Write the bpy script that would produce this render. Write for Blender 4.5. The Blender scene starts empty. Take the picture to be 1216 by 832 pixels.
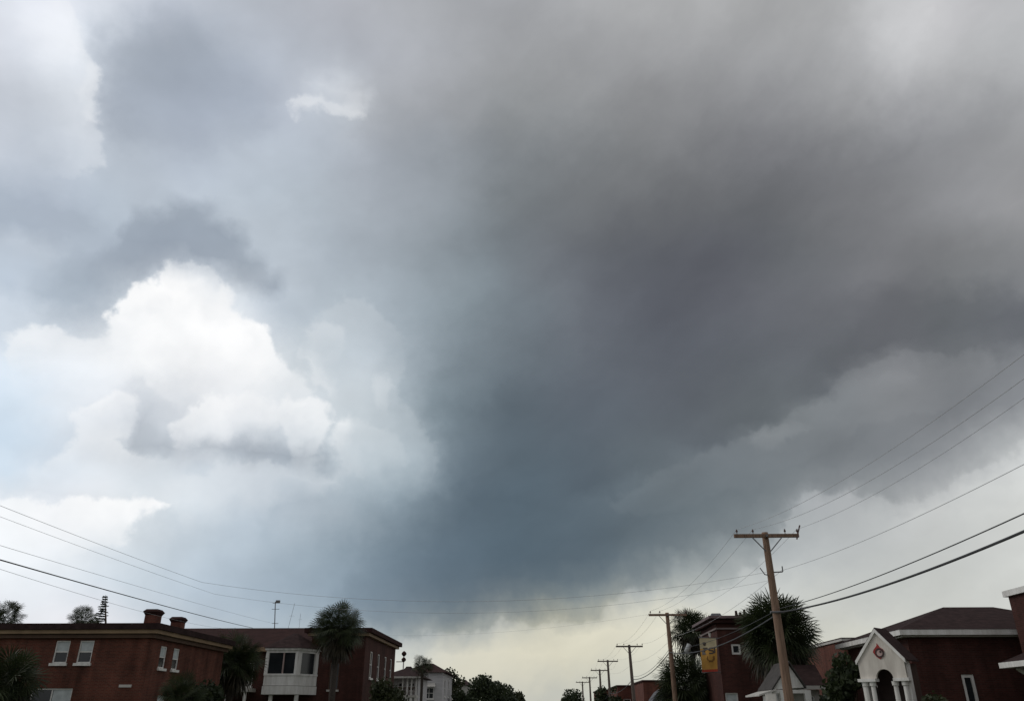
import bpy, bmesh, math, random
import numpy as np
from mathutils import Vector, Matrix

random.seed(7)
scene = bpy.context.scene
COL = scene.collection
R = math.radians

# ------------------------------------------------------------------ camera
PW, PH = 1216.0, 832.0
FPX = 930.0
TH = math.atan(432.0 / FPX)
PSI = math.atan(33.0 * math.cos(TH) / FPX)
EYE = Vector((0.0, 0.0, 1.6))
fwd = Vector((-math.sin(PSI) * math.cos(TH), math.cos(PSI) * math.cos(TH), math.sin(TH)))
right = Vector((math.cos(PSI), math.sin(PSI), 0.0))
up = right.cross(fwd)
cam_data = bpy.data.cameras.new('camera')
cam = bpy.data.objects.new('camera', cam_data)
COL.objects.link(cam)
cam.location = EYE
cam.rotation_euler = (math.pi / 2 + TH, 0.0, PSI)
cam_data.sensor_fit = 'HORIZONTAL'
cam_data.sensor_width = 36.0
cam_data.lens = 36.0 * FPX / PW
cam_data.clip_start = 0.1
cam_data.clip_end = 6000.0
scene.camera = cam

def ray(px, py):
    return (fwd * FPX + right * (px - PW / 2) - up * (py - PH / 2)).normalized()

def at(px, py, Y):            # point of a pixel's sight line at street depth Y
    d = ray(px, py); t = Y / d.y
    return EYE + d * t

def atx(px, py, X):           # point of a pixel's sight line on the plane x = X
    d = ray(px, py); t = X / d.x
    return EYE + d * t

# ------------------------------------------------------------------ view
scene.view_settings.view_transform = 'Standard'
scene.view_settings.look = 'None'
scene.view_settings.exposure = 0.0
scene.view_settings.gamma = 1.0
scene.view_settings.use_curve_mapping = False

scene.cycles.max_bounces = 5
scene.cycles.diffuse_bounces = 3

# ------------------------------------------------------------------ sun (veiled by the overcast)
SUN_AZ, SUN_EL = R(-82.0), R(40.0)      # azimuth from +Y towards +X
sun_data = bpy.data.lights.new('sun', 'SUN')
sun_data.energy = 0.75
sun_data.angle = R(22.0)
sun_data.color = (1.0, 0.95, 0.87)
sun = bpy.data.objects.new('sun', sun_data)
COL.objects.link(sun)
sun_dir = Vector((math.sin(SUN_AZ) * math.cos(SUN_EL), math.cos(SUN_AZ) * math.cos(SUN_EL), math.sin(SUN_EL)))
sun.rotation_euler = (-sun_dir).to_track_quat('-Z', 'Y').to_euler()

# ------------------------------------------------------------------ sky: storm clouds by direction
SKY_ROWS = {      # photo-read cloud brightness by height: (column, (r, g, b)) knots, turned below into azimuth / elevation
    -120: [(0,(210,215,224)),(300,(185,190,200)),(608,(180,182,185)),(900,(170,171,172)),(1216,(180,182,184))],
    0: [(0,(224,230,240)),(60,(228,232,242)),(95,(226,231,241)),(130,(205,212,222)),(180,(184,191,203)),(250,(182,189,200)),(300,(180,186,196)),(400,(175,178,186)),(500,(172,175,180)),(608,(168,170,174)),(760,(168,169,170)),(900,(165,166,167)),(1000,(170,171,172)),(1064,(195,196,198)),(1100,(203,203,205)),(1150,(195,195,198)),(1216,(185,186,188))],
    60: [(0,(215,220,230)),(50,(222,228,238)),(100,(218,226,236)),(130,(187,196,208)),(180,(170,180,193)),(250,(172,182,196)),(300,(180,188,200)),(380,(178,184,194)),(450,(172,176,184)),(608,(160,162,165)),(760,(150,151,153)),(900,(155,156,158)),(1000,(165,166,168)),(1080,(198,199,201)),(1130,(185,186,188)),(1216,(180,182,184))],
    120: [(0,(200,207,218)),(50,(205,212,222)),(100,(216,224,234)),(140,(172,182,196)),(220,(168,178,193)),(300,(170,180,195)),(350,(182,190,203)),(400,(195,203,212)),(450,(172,176,182)),(520,(165,168,173)),(608,(145,148,150)),(760,(138,139,141)),(900,(140,141,144)),(1000,(155,156,158)),(1070,(172,173,176)),(1130,(165,166,168)),(1216,(165,166,168))],
    180: [(0,(200,208,220)),(60,(195,204,216)),(110,(203,213,226)),(150,(185,195,207)),(220,(176,186,201)),(290,(185,195,207)),(360,(180,190,202)),(430,(168,175,185)),(500,(155,162,170)),(608,(125,130,134)),(760,(122,124,126)),(900,(122,123,127)),(1000,(130,131,134)),(1070,(135,136,139)),(1140,(145,146,149)),(1216,(150,151,153))],
    240: [(0,(170,182,197)),(60,(172,183,198)),(120,(178,190,203)),(180,(183,195,208)),(240,(185,197,210)),(300,(182,194,206)),(380,(172,182,192)),(450,(160,168,177)),(540,(140,148,155)),(608,(118,124,128)),(700,(112,115,118)),(800,(108,110,113)),(900,(108,110,113)),(1000,(120,121,124)),(1080,(130,131,134)),(1150,(145,146,149)),(1216,(150,150,152))],
    300: [(0,(180,193,208)),(60,(178,190,204)),(120,(170,182,196)),(180,(167,179,194)),(240,(173,185,199)),(300,(178,191,204)),(350,(178,190,202)),(430,(162,172,182)),(500,(145,155,163)),(580,(125,135,142)),(650,(112,117,123)),(750,(98,101,107)),(850,(95,97,104)),(950,(105,108,112)),(1050,(118,119,122)),(1130,(122,123,125)),(1216,(128,130,132))],
    360: [(0,(190,204,220)),(60,(178,192,206)),(110,(175,188,202)),(150,(215,224,232)),(200,(240,244,248)),(250,(232,238,244)),(290,(220,228,236)),(330,(182,194,207)),(400,(178,190,200)),(470,(160,172,182)),(550,(135,148,156)),(620,(120,130,138)),(700,(105,110,118)),(780,(92,95,103)),(860,(96,98,105)),(950,(105,107,112)),(1050,(115,116,120)),(1130,(115,118,120)),(1216,(120,122,126))],
    420: [(0,(222,233,244)),(60,(233,239,246)),(120,(240,244,248)),(180,(252,254,255)),(240,(254,254,255)),(300,(246,248,250)),(340,(222,230,236)),(380,(195,206,214)),(440,(185,196,205)),(480,(165,178,188)),(540,(130,143,152)),(620,(108,118,126)),(700,(100,106,114)),(800,(94,98,106)),(900,(100,104,110)),(1000,(110,113,117)),(1060,(118,120,124)),(1130,(112,115,118)),(1216,(125,128,132))],
    480: [(0,(205,222,238)),(60,(222,232,242)),(120,(230,235,242)),(180,(218,225,233)),(240,(232,236,241)),(300,(230,234,239)),(340,(218,225,231)),(380,(215,223,229)),(430,(195,206,213)),(480,(170,183,192)),(530,(120,135,144)),(600,(95,107,116)),(700,(92,100,109)),(800,(98,103,110)),(900,(112,118,121)),(950,(122,128,131)),(1000,(120,125,129)),(1060,(125,128,131)),(1130,(118,121,125)),(1216,(135,138,142))],
    540: [(0,(200,220,238)),(60,(208,222,236)),(120,(215,224,233)),(180,(208,217,225)),(240,(202,211,220)),(300,(192,202,212)),(360,(186,197,207)),(400,(192,203,211)),(460,(182,195,203)),(500,(160,174,183)),(540,(105,120,131)),(620,(90,104,114)),(700,(92,103,112)),(760,(105,115,121)),(830,(110,118,124)),(900,(112,119,124)),(1000,(118,123,127)),(1060,(130,134,138)),(1130,(150,153,156)),(1216,(210,213,211))],
    600: [(0,(240,244,248)),(60,(240,243,248)),(120,(238,241,244)),(160,(228,235,240)),(200,(213,222,229)),(230,(197,209,219)),(300,(182,195,207)),(370,(170,184,196)),(430,(155,170,181)),(480,(130,147,159)),(540,(92,108,120)),(620,(88,104,115)),(700,(95,109,119)),(780,(105,117,124)),(860,(112,122,127)),(920,(130,138,141)),(980,(150,155,157)),(1040,(160,164,165)),(1100,(185,187,186)),(1160,(205,208,205)),(1216,(212,214,210))],
    660: [(0,(240,244,248)),(60,(235,240,245)),(130,(215,224,232)),(180,(200,212,222)),(240,(185,199,211)),(300,(170,185,198)),(380,(145,162,175)),(450,(118,136,150)),(520,(98,116,130)),(600,(90,108,121)),(700,(98,114,125)),(780,(115,128,135)),(850,(140,149,152)),(920,(160,166,168)),(1000,(175,179,179)),(1100,(195,198,195)),(1216,(205,207,203))],
    700: [(0,(232,238,244)),(80,(225,232,240)),(150,(200,213,224)),(250,(175,191,206)),(350,(150,167,182)),(430,(125,143,158)),(520,(105,123,137)),(600,(105,121,132)),(680,(120,134,141)),(740,(150,158,158)),(800,(170,175,172)),(900,(185,188,184)),(1000,(190,193,188)),(1216,(200,202,197))],
    740: [(0,(228,230,236)),(100,(232,230,235)),(200,(200,210,220)),(300,(170,186,200)),(400,(150,166,178)),(480,(145,158,166)),(540,(150,160,162)),(600,(165,170,166)),(650,(206,202,178)),(720,(221,215,189)),(800,(212,208,186)),(900,(200,201,191)),(1000,(200,201,193)),(1100,(198,199,193)),(1216,(200,201,196))],
    780: [(0,(225,228,232)),(200,(200,208,215)),(400,(190,198,198)),(480,(203,204,192)),(540,(219,212,186)),(600,(221,214,186)),(700,(219,214,189)),(760,(210,208,189)),(1216,(202,202,188))],
    830: [(0,(205,208,210)),(400,(195,198,190)),(540,(198,197,182)),(620,(189,190,180)),(700,(185,187,178)),(1216,(185,187,180))],
    960: [(0,(170,175,178)),(608,(160,162,158)),(1216,(165,168,165))],
}
# cloud masses, back to front: outline, strength (+ pale, - dark), edge softness, fade direction away from the sharp edge,
# fade length; 'far' and 'near' masses keep crisp, billowing outlines
CLOUDS = [
    ([(440, 120), (520, 90), (640, 110), (560, 190), (520, 250), (470, 300), (440, 230)], -0.03, 30, (0.8, 0.5), 200),
    ([(106, 55), (118, 40), (140, 35), (165, 28), (190, 5), (230, 25), (250, 52), (280, 52), (300, 80), (316, 95), (342, 100), (325, 130), (300, 165), (240, 190), (180, 175), (127, 172), (113, 150), (113, 120), (122, 100)], -0.06, 15, (0.5, 0.5), 420),
    ([(-90, -90), (84, -90), (84, 10), (95, 40), (106, 66), (119, 90), (118, 110), (109, 130), (121, 152), (118, 176), (127, 204), (80, 215), (-90, 200)], 0.24, 6, (-1.0, 0.1), 95, 'far'),
    ([(10, -20), (88, -20), (90, 20), (102, 66), (66, 72), (44, 62), (24, 36)], 0.30, 8, (-0.4, -1.0), 120),
    ([(92, 62), (106, 66), (119, 90), (117, 104), (106, 92)], 0.3, 4, (-1.0, 0.2), 40, 'near'),
    ([(96, 112), (112, 104), (109, 130), (121, 152), (104, 150)], 0.26, 5, (-1.0, 0.2), 40, 'near'),
    ([(130, 40), (160, 30), (150, 8), (190, 0), (160, -30), (120, -30), (112, 20)], 0.10, 10, (0.0, -1.0), 90),
    ([(372, 96), (380, 84), (400, 80), (424, 88), (440, 104), (430, 120), (395, 116)], 0.22, 8, (0.3, -1.0), 70),
    ([(346, 124), (352, 114), (368, 111), (378, 122), (390, 113), (408, 118), (420, 108), (436, 114), (440, 124), (430, 131), (400, 130), (372, 135), (354, 134)], 0.50, 5, (0.2, -1.0), 55, 'far'),
    ([(-90, 235), (20, 232), (80, 250), (120, 270), (70, 288), (-90, 284)], -0.06, 14, (-0.5, -0.8), 200),
    ([(150, 236), (180, 244), (226, 236), (246, 256), (264, 270), (284, 278), (300, 220), (240, 190), (160, 205)], 0.10, 16, (0.2, -1.0), 80),
    ([(284, 278), (292, 300), (312, 318), (332, 334), (345, 354), (380, 350), (390, 280), (330, 240), (290, 250)], 0.12, 16, (1.0, -0.6), 130),
    ([(150, 248), (158, 236), (176, 242), (190, 252), (210, 240), (224, 236), (238, 248), (250, 260), (270, 268), (284, 279), (288, 298), (308, 312), (318, 326), (334, 334), (346, 354), (318, 352), (292, 350), (262, 328), (230, 316), (200, 320), (168, 332), (140, 352), (128, 385), (122, 404), (90, 402), (50, 380), (20, 350), (60, 330), (120, 300), (140, 270)], -0.135, 6, (-0.7, 0.6), 340),
    ([(-60, 288), (20, 284), (60, 290), (74, 312), (40, 330), (-60, 320)], 0.14, 8, (0.0, 1.0), 55),
    ([(-60, 352), (20, 346), (48, 360), (60, 380), (20, 395), (-60, 395)], 0.2, 9, (0.0, 1.0), 70),
    ([(366, 412), (368, 392), (382, 374), (394, 366), (410, 360), (428, 366), (446, 368), (462, 380), (478, 404), (482, 440), (450, 470), (400, 470), (375, 440)], 0.13, 8, (0.0, 1.0), 80, 'far'),
    ([(370, 405), (374, 386), (390, 377), (406, 385), (412, 402), (404, 424), (384, 428)], 0.20, 6, (0.0, 1.0), 62, 'near'),
    ([(428, 476), (432, 460), (442, 454), (452, 446), (468, 452), (476, 470), (486, 484), (504, 500), (516, 545), (500, 600), (430, 560), (420, 510)], 0.12, 9, (-0.5, 0.8), 110, 'far'),
    ([(446, 468), (448, 453), (458, 447), (467, 455), (469, 470), (458, 482)], 0.22, 5, (0.0, 1.0), 50, 'near'),
    ([(404, 502), (414, 490), (432, 494), (446, 506), (470, 518), (482, 545), (430, 565), (405, 530)], 0.12, 8, (-0.3, 1.0), 80, 'near'),
    ([(198, 334), (206, 320), (218, 314), (230, 318), (244, 318), (256, 332), (262, 350), (255, 380), (215, 362)], 0.34, 5, (0.0, 1.0), 75, 'far'),
    ([(256, 341), (262, 337), (267, 350), (276, 380), (262, 380)], 0.55, 4, (0.0, 1.0), 90, 'near'),
    ([(128, 388), (130, 372), (134, 360), (148, 354), (154, 342), (166, 336), (180, 335), (192, 340), (202, 350), (216, 354), (228, 364), (240, 368), (256, 374), (270, 374), (288, 379), (304, 381), (318, 386), (327, 398), (326, 410), (334, 424), (344, 436), (352, 446), (364, 454), (355, 482), (300, 500), (235, 490), (190, 460), (160, 440), (138, 410)], 1.0, 4, (-0.15, 1.0), 165, 'far'),
    ([(150, 445), (190, 425), (235, 420), (262, 450), (240, 485), (215, 512), (165, 505), (135, 475)], -0.075, 22, (0.1, -1.0), 150),
    ([(2, 414), (6, 400), (22, 396), (34, 388), (50, 388), (64, 389), (76, 398), (92, 402), (104, 410), (128, 402), (150, 450), (100, 470), (30, 470), (6, 440)], 0.58, 5, (0.1, 1.0), 70, 'far'),
    ([(86, 494), (92, 482), (106, 474), (122, 465), (138, 468), (152, 468), (162, 482), (160, 512), (100, 522)], 0.55, 5, (0.0, 1.0), 48, 'near'),
    ([(60, 500), (110, 512), (170, 505), (215, 515), (205, 542), (140, 548), (70, 530)], -0.05, 16, (-0.3, -1.0), 120),
    ([(232, 486), (238, 474), (256, 471), (272, 474), (300, 470), (330, 478), (325, 512), (250, 512)], 0.5, 5, (0.0, 1.0), 55, 'near'),
    ([(209, 512), (212, 498), (224, 492), (236, 496), (246, 503), (258, 503), (266, 514), (256, 536), (220, 532)], 0.62, 4, (0.0, 1.0), 42, 'near'),
    ([(331, 494), (336, 478), (350, 471), (364, 468), (378, 474), (388, 488), (391, 512), (387, 538), (360, 548), (343, 520)], 0.66, 4, (-0.5, 1.0), 95, 'near'),
    ([(150, 500), (175, 494), (205, 512), (228, 526), (256, 522), (292, 524), (330, 524), (366, 530), (388, 536), (404, 544), (414, 552), (396, 559), (372, 560), (350, 555), (322, 546), (296, 547), (270, 541), (240, 546), (215, 549), (160, 525)], -0.14, 5, (-0.3, -0.5), 420),
    ([(244, 562), (270, 556), (300, 550), (345, 560), (402, 562), (404, 582), (330, 592), (262, 580)], 0.26, 6, (0.0, 1.0), 50, 'near'),
    ([(38, 592), (36, 566), (48, 556), (62, 544), (78, 536), (96, 521), (120, 524), (143, 522), (168, 534), (195, 541), (214, 556), (230, 570), (215, 592), (120, 598)], 0.45, 5, (0.1, 1.0), 52, 'near'),
    ([(-90, 572), (40, 570), (110, 568), (180, 576), (170, 590), (60, 596), (-90, 590)], -0.05, 9, (0.0, -1.0), 60),
    ([(-90, 588), (20, 591), (46, 596), (70, 597), (96, 594), (120, 596), (142, 590), (160, 593), (178, 590), (190, 593), (198, 600), (190, 613), (176, 610), (164, 617), (152, 620), (150, 634), (140, 642), (128, 650), (60, 660), (-90, 660)], 0.9, 4, (-0.3, 1.0), 115, 'far'),
    ([(150, 650), (156, 624), (170, 612), (196, 606), (210, 596), (226, 604), (240, 640), (200, 670)], -0.03, 7, (0.2, -1.0), 120),
    ([(206, 596), (214, 582), (234, 569), (258, 574), (286, 579), (308, 590), (334, 620), (350, 664), (260, 664), (215, 634)], 0.28, 6, (0.1, 1.0), 70, 'near'),
    ([(336, 612), (352, 596), (380, 590), (410, 600), (428, 630), (440, 670), (380, 670), (345, 650)], 0.10, 8, (0.0, 1.0), 70),
    ([(1300, 105), (1216, 138), (1120, 185), (1040, 210), (1000, 230), (900, 256), (800, 300), (700, 250), (860, 160), (1000, 140), (1150, 100)], -0.06, 24, (-0.4, -0.8), 150),
    ([(600, 300), (1000, 350), (1300, 345), (1300, 385), (1180, 402), (1100, 418), (1040, 420), (1010, 430), (990, 462), (970, 478), (930, 494), (900, 506), (868, 518), (840, 530), (790, 546), (740, 566), (700, 585), (560, 610), (520, 540), (560, 400)], -0.20, 8, (-0.5, -0.86), 260),
    ([(720, 604), (744, 584), (790, 560), (820, 548), (840, 535), (872, 524), (900, 512), (932, 500), (972, 484), (992, 466), (1012, 436), (1044, 424), (1104, 424), (1180, 410), (1180, 450), (1080, 490), (990, 530), (890, 570), (790, 610)], 0.055, 14, (0.33, 0.94), 150, 'near'),
    ([(470, 757), (520, 752), (560, 754), (600, 746), (640, 747), (672, 737), (700, 737), (733, 722), (738, 704), (752, 696), (768, 702), (790, 712), (830, 712), (870, 694), (905, 668), (930, 634), (942, 608), (962, 592), (984, 593), (1004, 589), (1020, 602), (1040, 600), (1060, 608), (1088, 604), (1120, 588), (1140, 572), (1165, 560), (1196, 538), (1216, 516), (1300, 470), (1300, 950), (470, 950)], 0.16, 6, (0.33, 0.94), 210, 'far'),
    ([(1300, 470), (1216, 518), (1196, 540), (1165, 560), (1140, 572), (1120, 588), (1088, 602), (1060, 606), (1036, 596), (1010, 606), (960, 612), (935, 620), (905, 634), (880, 640), (852, 650), (830, 660), (800, 670), (782, 690), (768, 702), (742, 708), (735, 725), (700, 737), (672, 738), (640, 747), (600, 746), (560, 752), (480, 756), (400, 720), (450, 600), (600, 520), (900, 460), (1300, 380)], -0.13, 10, (-0.2, -1.0), 210),
    ([(880, 522), (894, 512), (908, 505), (922, 506), (938, 498), (958, 496), (974, 500), (962, 508), (944, 512), (928, 526), (896, 533)], 0.06, 5, (0.0, 1.0), 50, 'far'),
    ([(908, 520), (918, 512), (928, 516), (930, 526), (915, 528)], 0.09, 4, (0.0, 1.0), 40, 'far'),
    ([(1022, 458), (1034, 440), (1052, 432), (1078, 430), (1098, 450), (1072, 470), (1035, 474)], 0.055, 12, (0.0, 1.0), 60),
    ([(934, 602), (944, 590), (958, 584), (978, 588), (1000, 586), (1024, 600), (985, 616), (948, 618)], 0.22, 6, (0.0, 1.0), 50),
    ([(636, 350), (650, 330), (672, 332), (690, 360), (680, 400), (650, 390)], 0.03, 12, (-0.5, 0.5), 80),
]

AZ_PARTS = ((-50, -25), (-25, 0), (0, 25), (25, 50))
EL_LO, EL_HI, NROW = -4.0, 54.0, 46

def sky_tables():
    """Lay the cloud masses over the knots, then resample to rows of constant elevation."""
    S = 5.0
    xs = np.arange(-200, 1420, S); yy = np.arange(-130, 970, S)
    ys = sorted(SKY_ROWS)
    tab = np.array([[np.interp(xs, [p[0] for p in SKY_ROWS[y]], [p[1][k] for p in SKY_ROWS[y]]) for k in range(3)] for y in ys])
    img = np.array([[np.interp(yy, ys, tab[:, k, j]) for j in range(len(xs))] for k in range(3)]).transpose(2, 1, 0)

    def blur(a, ax):
        p = np.pad(a, [(4, 4) if i == ax else (0, 0) for i in range(3)], mode='edge')
        out = 0
        for i, wgt in enumerate((1, 4, 6, 4, 1)):
            sl = [slice(None)] * 3; sl[ax] = slice(2 * i, 2 * i + a.shape[ax]); out = out + wgt / 16.0 * p[tuple(sl)]
        return out
    img = blur(blur(img, 0), 1) / 255.0
    lum = img.mean(-1, keepdims=True)
    img = lum + (img - lum) * SATURATION
    gx, gy = np.meshgrid(xs, yy)
    crisp = {'far': [np.full(gx.shape, -1e9), np.zeros(gx.shape)], 'near': [np.full(gx.shape, -1e9), np.zeros(gx.shape)]}
    for P, strength, soft, fade, length, *layer in CLOUDS:
        P = np.array(P, float); ins = np.zeros(gx.shape, bool); dd = np.full(gx.shape, 1e9)
        for a, b in zip(P, np.roll(P, -1, 0)):
            ins ^= ((a[1] > gy) != (b[1] > gy)) & (gx < (b[0] - a[0]) * (gy - a[1]) / (b[1] - a[1] + 1e-9) + a[0])
            e = b - a; tt = np.clip(((gx - a[0]) * e[0] + (gy - a[1]) * e[1]) / (e @ e + 1e-9), 0, 1)
            dd = np.minimum(dd, np.hypot(gx - a[0] - tt * e[0], gy - a[1] - tt * e[1]))
        sd = np.where(ins, dd, -dd)
        k = np.clip((sd + soft) / (2.0 * soft), 0, 1); k = k * k * (3 - 2 * k)
        f = np.array(fade) / math.hypot(*fade)
        along = (gx - P[:, 0].mean()) * f[0] + (gy - P[:, 1].mean()) * f[1] - ((P - P.mean(0)) @ f).min()
        q = np.clip(1 - along / length, 0, 1); q = q * q * (3 - 2 * q)
        if layer:
            c = crisp[layer[0]]
            c[0] = np.maximum(c[0], sd); c[1] = np.maximum(c[1], strength * q * np.clip((sd + 36) / 24.0, 0, 1))
            continue
        a = (abs(strength) * k * q)[..., None]
        img = img * (1 - a) + np.array((1.0, 1.0, 1.005)) * a if strength > 0 else img * (1 - a * np.array((1.04, 1.0, 0.93)))

    fld = np.stack([np.clip(crisp['far'][0] / 96 + .5, 0, 1), crisp['far'][1], np.clip(crisp['near'][0] / 96 + .5, 0, 1), crisp['near'][1]], -1)

    def sample(im, px, py):
        fx = np.clip((px - xs[0]) / S, 0, len(xs) - 1.001); fy = np.clip((py - yy[0]) / S, 0, len(yy) - 1.001)
        ix = fx.astype(int); iy = fy.astype(int); tx = (fx - ix)[:, None]; ty = (fy - iy)[:, None]
        return (im[iy, ix] * (1 - tx) + im[iy, ix + 1] * tx) * (1 - ty) + (im[iy + 1, ix] * (1 - tx) + im[iy + 1, ix + 1] * tx) * ty
    rows = []
    for e in np.radians(np.linspace(EL_LO, EL_HI, NROW)):
        rc = []
        for a0, a1 in AZ_PARTS:
            A = np.radians(np.linspace(a0, a1, 32))
            dv = np.stack([np.sin(A) * np.cos(e), np.cos(A) * np.cos(e), np.full(32, np.sin(e))], -1)
            z = np.maximum(dv @ np.array(fwd), 0.05)
            px = PW / 2 + FPX * (dv @ np.array(right)) / z; py = PH / 2 - FPX * (dv @ np.array(up)) / z
            rc.append((sample(img, px, py), sample(fld, px, py)))
        rows.append(rc)
    return rows

SATURATION = 0.9
SKY_COL = sky_tables()

def row_group(i):          # one elevation: ramps over azimuth for the colour and the two crisp layers
    g = bpy.data.node_groups.new('sky_row', 'ShaderNodeTree')
    g.interface.new_socket('Azimuth', in_out='INPUT', socket_type='NodeSocketFloat')
    for nm in ('Color', 'Fields'): g.interface.new_socket(nm, in_out='OUTPUT', socket_type='NodeSocketColor')
    g.interface.new_socket('Fourth', in_out='OUTPUT', socket_type='NodeSocketFloat')
    gi = g.nodes.new('NodeGroupInput'); go = g.nodes.new('NodeGroupOutput')
    out = [None, None, None]
    for (a0, a1), pair in zip(AZ_PARTS, SKY_COL[i]):
        mr = g.nodes.new('ShaderNodeMapRange'); mr.clamp = True
        mr.inputs[1].default_value = a0; mr.inputs[2].default_value = a1
        g.links.new(gi.outputs[0], mr.inputs[0])
        gt = g.nodes.new('ShaderNodeMath'); gt.operation = 'GREATER_THAN'; gt.inputs[1].default_value = a0
        g.links.new(gi.outputs[0], gt.inputs[0])
        for which, vals in enumerate(pair):
            n = g.nodes.new('ShaderNodeValToRGB')
            r = n.color_ramp; r.interpolation = 'LINEAR'
            while len(r.elements) < 32: r.elements.new(0.5)
            for k, c in enumerate(vals):
                r.elements[k].position = k / 31.0
                r.elements[k].color = (float(c[0]), float(c[1]), float(c[2]), float(c[3]) if len(c) == 4 else 1.0)
            g.links.new(mr.outputs[0], n.inputs[0])
            for slot, typ, src in ((0, 'RGBA', n.outputs[0]),) if not which else ((1, 'RGBA', n.outputs[0]), (2, 'FLOAT', n.outputs[1])):
                if out[slot] is None: out[slot] = src; continue
                mx = g.nodes.new('ShaderNodeMix'); mx.data_type = typ
                ia, ib, io = (6, 7, 2) if typ == 'RGBA' else (2, 3, 0)
                g.links.new(gt.outputs[0], mx.inputs[0]); g.links.new(out[slot], mx.inputs[ia]); g.links.new(src, mx.inputs[ib])
                out[slot] = mx.outputs[io]
    for slot in range(3): g.links.new(out[slot], go.inputs[slot])
    return g

ROW_GROUPS = [row_group(i) for i in range(NROW)]

def build_world():
    w = bpy.data.worlds.new('World')
    scene.world = w
    w.use_nodes = True
    w.node_tree.nodes.clear()
    nt = bpy.data.node_groups.new('storm_sky', 'ShaderNodeTree')
    nt.interface.new_socket('Color', in_out='OUTPUT', socket_type='NodeSocketColor')
    N, L = nt.nodes, nt.links

    def m(op, a, b=None, c=None, clamp=False):
        n = N.new('ShaderNodeMath'); n.operation = op; n.use_clamp = clamp
        for i, v in enumerate((a, b, c)):
            if v is None: continue
            if isinstance(v, (int, float)): n.inputs[i].default_value = v
            else: L.new(v, n.inputs[i])
        return n.outputs[0]

    def vm(op, a, b=None, s=None):
        n = N.new('ShaderNodeVectorMath'); n.operation = op
        for i, v in enumerate((a, b)):
            if v is None: continue
            if isinstance(v, (tuple, list)): n.inputs[i].default_value = v
            else: L.new(v, n.inputs[i])
        if s is not None:
            if isinstance(s, (int, float)): n.inputs['Scale'].default_value = s
            else: L.new(s, n.inputs['Scale'])
        return n.outputs['Value'] if op in ('LENGTH', 'DOT_PRODUCT') else n.outputs[0]

    def mixc(f, a, b, blend='MIX'):
        n = N.new('ShaderNodeMix'); n.data_type = 'RGBA'; n.blend_type = blend; n.clamp_factor = True
        for s, v in ((n.inputs[0], f), (n.inputs[6], a), (n.inputs[7], b)):
            if isinstance(v, (int, float)): s.default_value = v
            elif isinstance(v, (tuple, list)): s.default_value = (*v[:3], 1.0)
            else: L.new(v, s)
        return n.outputs[2]

    def mixf(f, a, b):
        n = N.new('ShaderNodeMix'); n.data_type = 'FLOAT'; n.clamp_factor = True
        for s, v in ((n.inputs[0], f), (n.inputs[2], a), (n.inputs[3], b)):
            if isinstance(v, (int, float)): s.default_value = v
            else: L.new(v, s)
        return n.outputs[0]

    def noise(vec, scale, detail, rough=0.5, lac=2.0, offset=None):
        if offset: vec = vm('ADD', vec, offset)
        n = N.new('ShaderNodeTexNoise'); n.noise_dimensions = '3D'
        n.inputs['Scale'].default_value = scale
        n.inputs['Detail'].default_value = detail
        n.inputs['Roughness'].default_value = rough
        n.inputs['Lacunarity'].default_value = lac
        L.new(vec, n.inputs['Vector'])
        return n

    def step(x, lo, hi):
        n = N.new('ShaderNodeMapRange'); n.interpolation_type = 'SMOOTHSTEP'
        L.new(x, n.inputs[0]); n.inputs[1].default_value = lo; n.inputs[2].default_value = hi
        return n.outputs[0]

    tc = N.new('ShaderNodeTexCoord')
    d0 = tc.outputs['Generated']
    flat = vm('MULTIPLY', d0, (1.0, 1.0, 1.9))             # clouds lie flatter than they are wide
    # wind-torn edges: displace the direction by several octaves of noise
    half = (0.5, 0.5, 0.5)
    wbig = noise(d0, 6.0, 2.0, 0.5)
    wsml = noise(d0, 19.0, 3.0, 0.55, offset=(3.1, 7.7, 1.3))
    wfin = noise(d0, 55.0, 4.0, 0.6, offset=(8.1, 2.7, 5.3))
    o1 = vm('SCALE', vm('SUBTRACT', wbig.outputs['Color'], half), s=WARP_BIG)
    o2 = vm('SCALE', vm('SUBTRACT', wsml.outputs['Color'], half), s=WARP_SML)
    o3 = vm('SCALE', vm('SUBTRACT', wfin.outputs['Color'], half), s=WARP_FIN)
    d = vm('NORMALIZE', vm('ADD', d0, vm('ADD', vm('ADD', o1, o2), o3)))
    sx = N.new('ShaderNodeSeparateXYZ'); L.new(d, sx.inputs[0])
    az = m('MULTIPLY', m('ARCTAN2', sx.outputs[0], sx.outputs[1]), 180 / math.pi)
    el = m('MULTIPLY', m('ARCSINE', sx.outputs[2]), 180 / math.pi)
    nrow = NROW
    t = m('DIVIDE', m('SUBTRACT', el, EL_LO), (EL_HI - EL_LO) / (nrow - 1))
    col = None
    for i in range(nrow):
        gn = N.new('ShaderNodeGroup'); gn.node_tree = ROW_GROUPS[i]
        L.new(az, gn.inputs[0])
        c, f, q = gn.outputs[0], gn.outputs[1], gn.outputs[2]
        if col is None: col, fld, near_amp = c, f, q; continue
        tl = m('SUBTRACT', t, i - 1.0, clamp=True)
        col, fld, near_amp = mixc(tl, col, c), mixc(tl, fld, f), mixf(tl, near_amp, q)
    sep = N.new('ShaderNodeSeparateColor'); L.new(fld, sep.inputs[0])

    def puffs(scale, offset):
        n = N.new('ShaderNodeTexVoronoi'); n.feature = 'F1'; n.voronoi_dimensions = '3D'
        n.normalize = True
        n.inputs['Scale'].default_value = scale; n.inputs['Detail'].default_value = 2.0
        n.inputs['Roughness'].default_value = 0.5
        L.new(vm('ADD', wob, offset), n.inputs['Vector'])
        return n.outputs['Distance']
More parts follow.
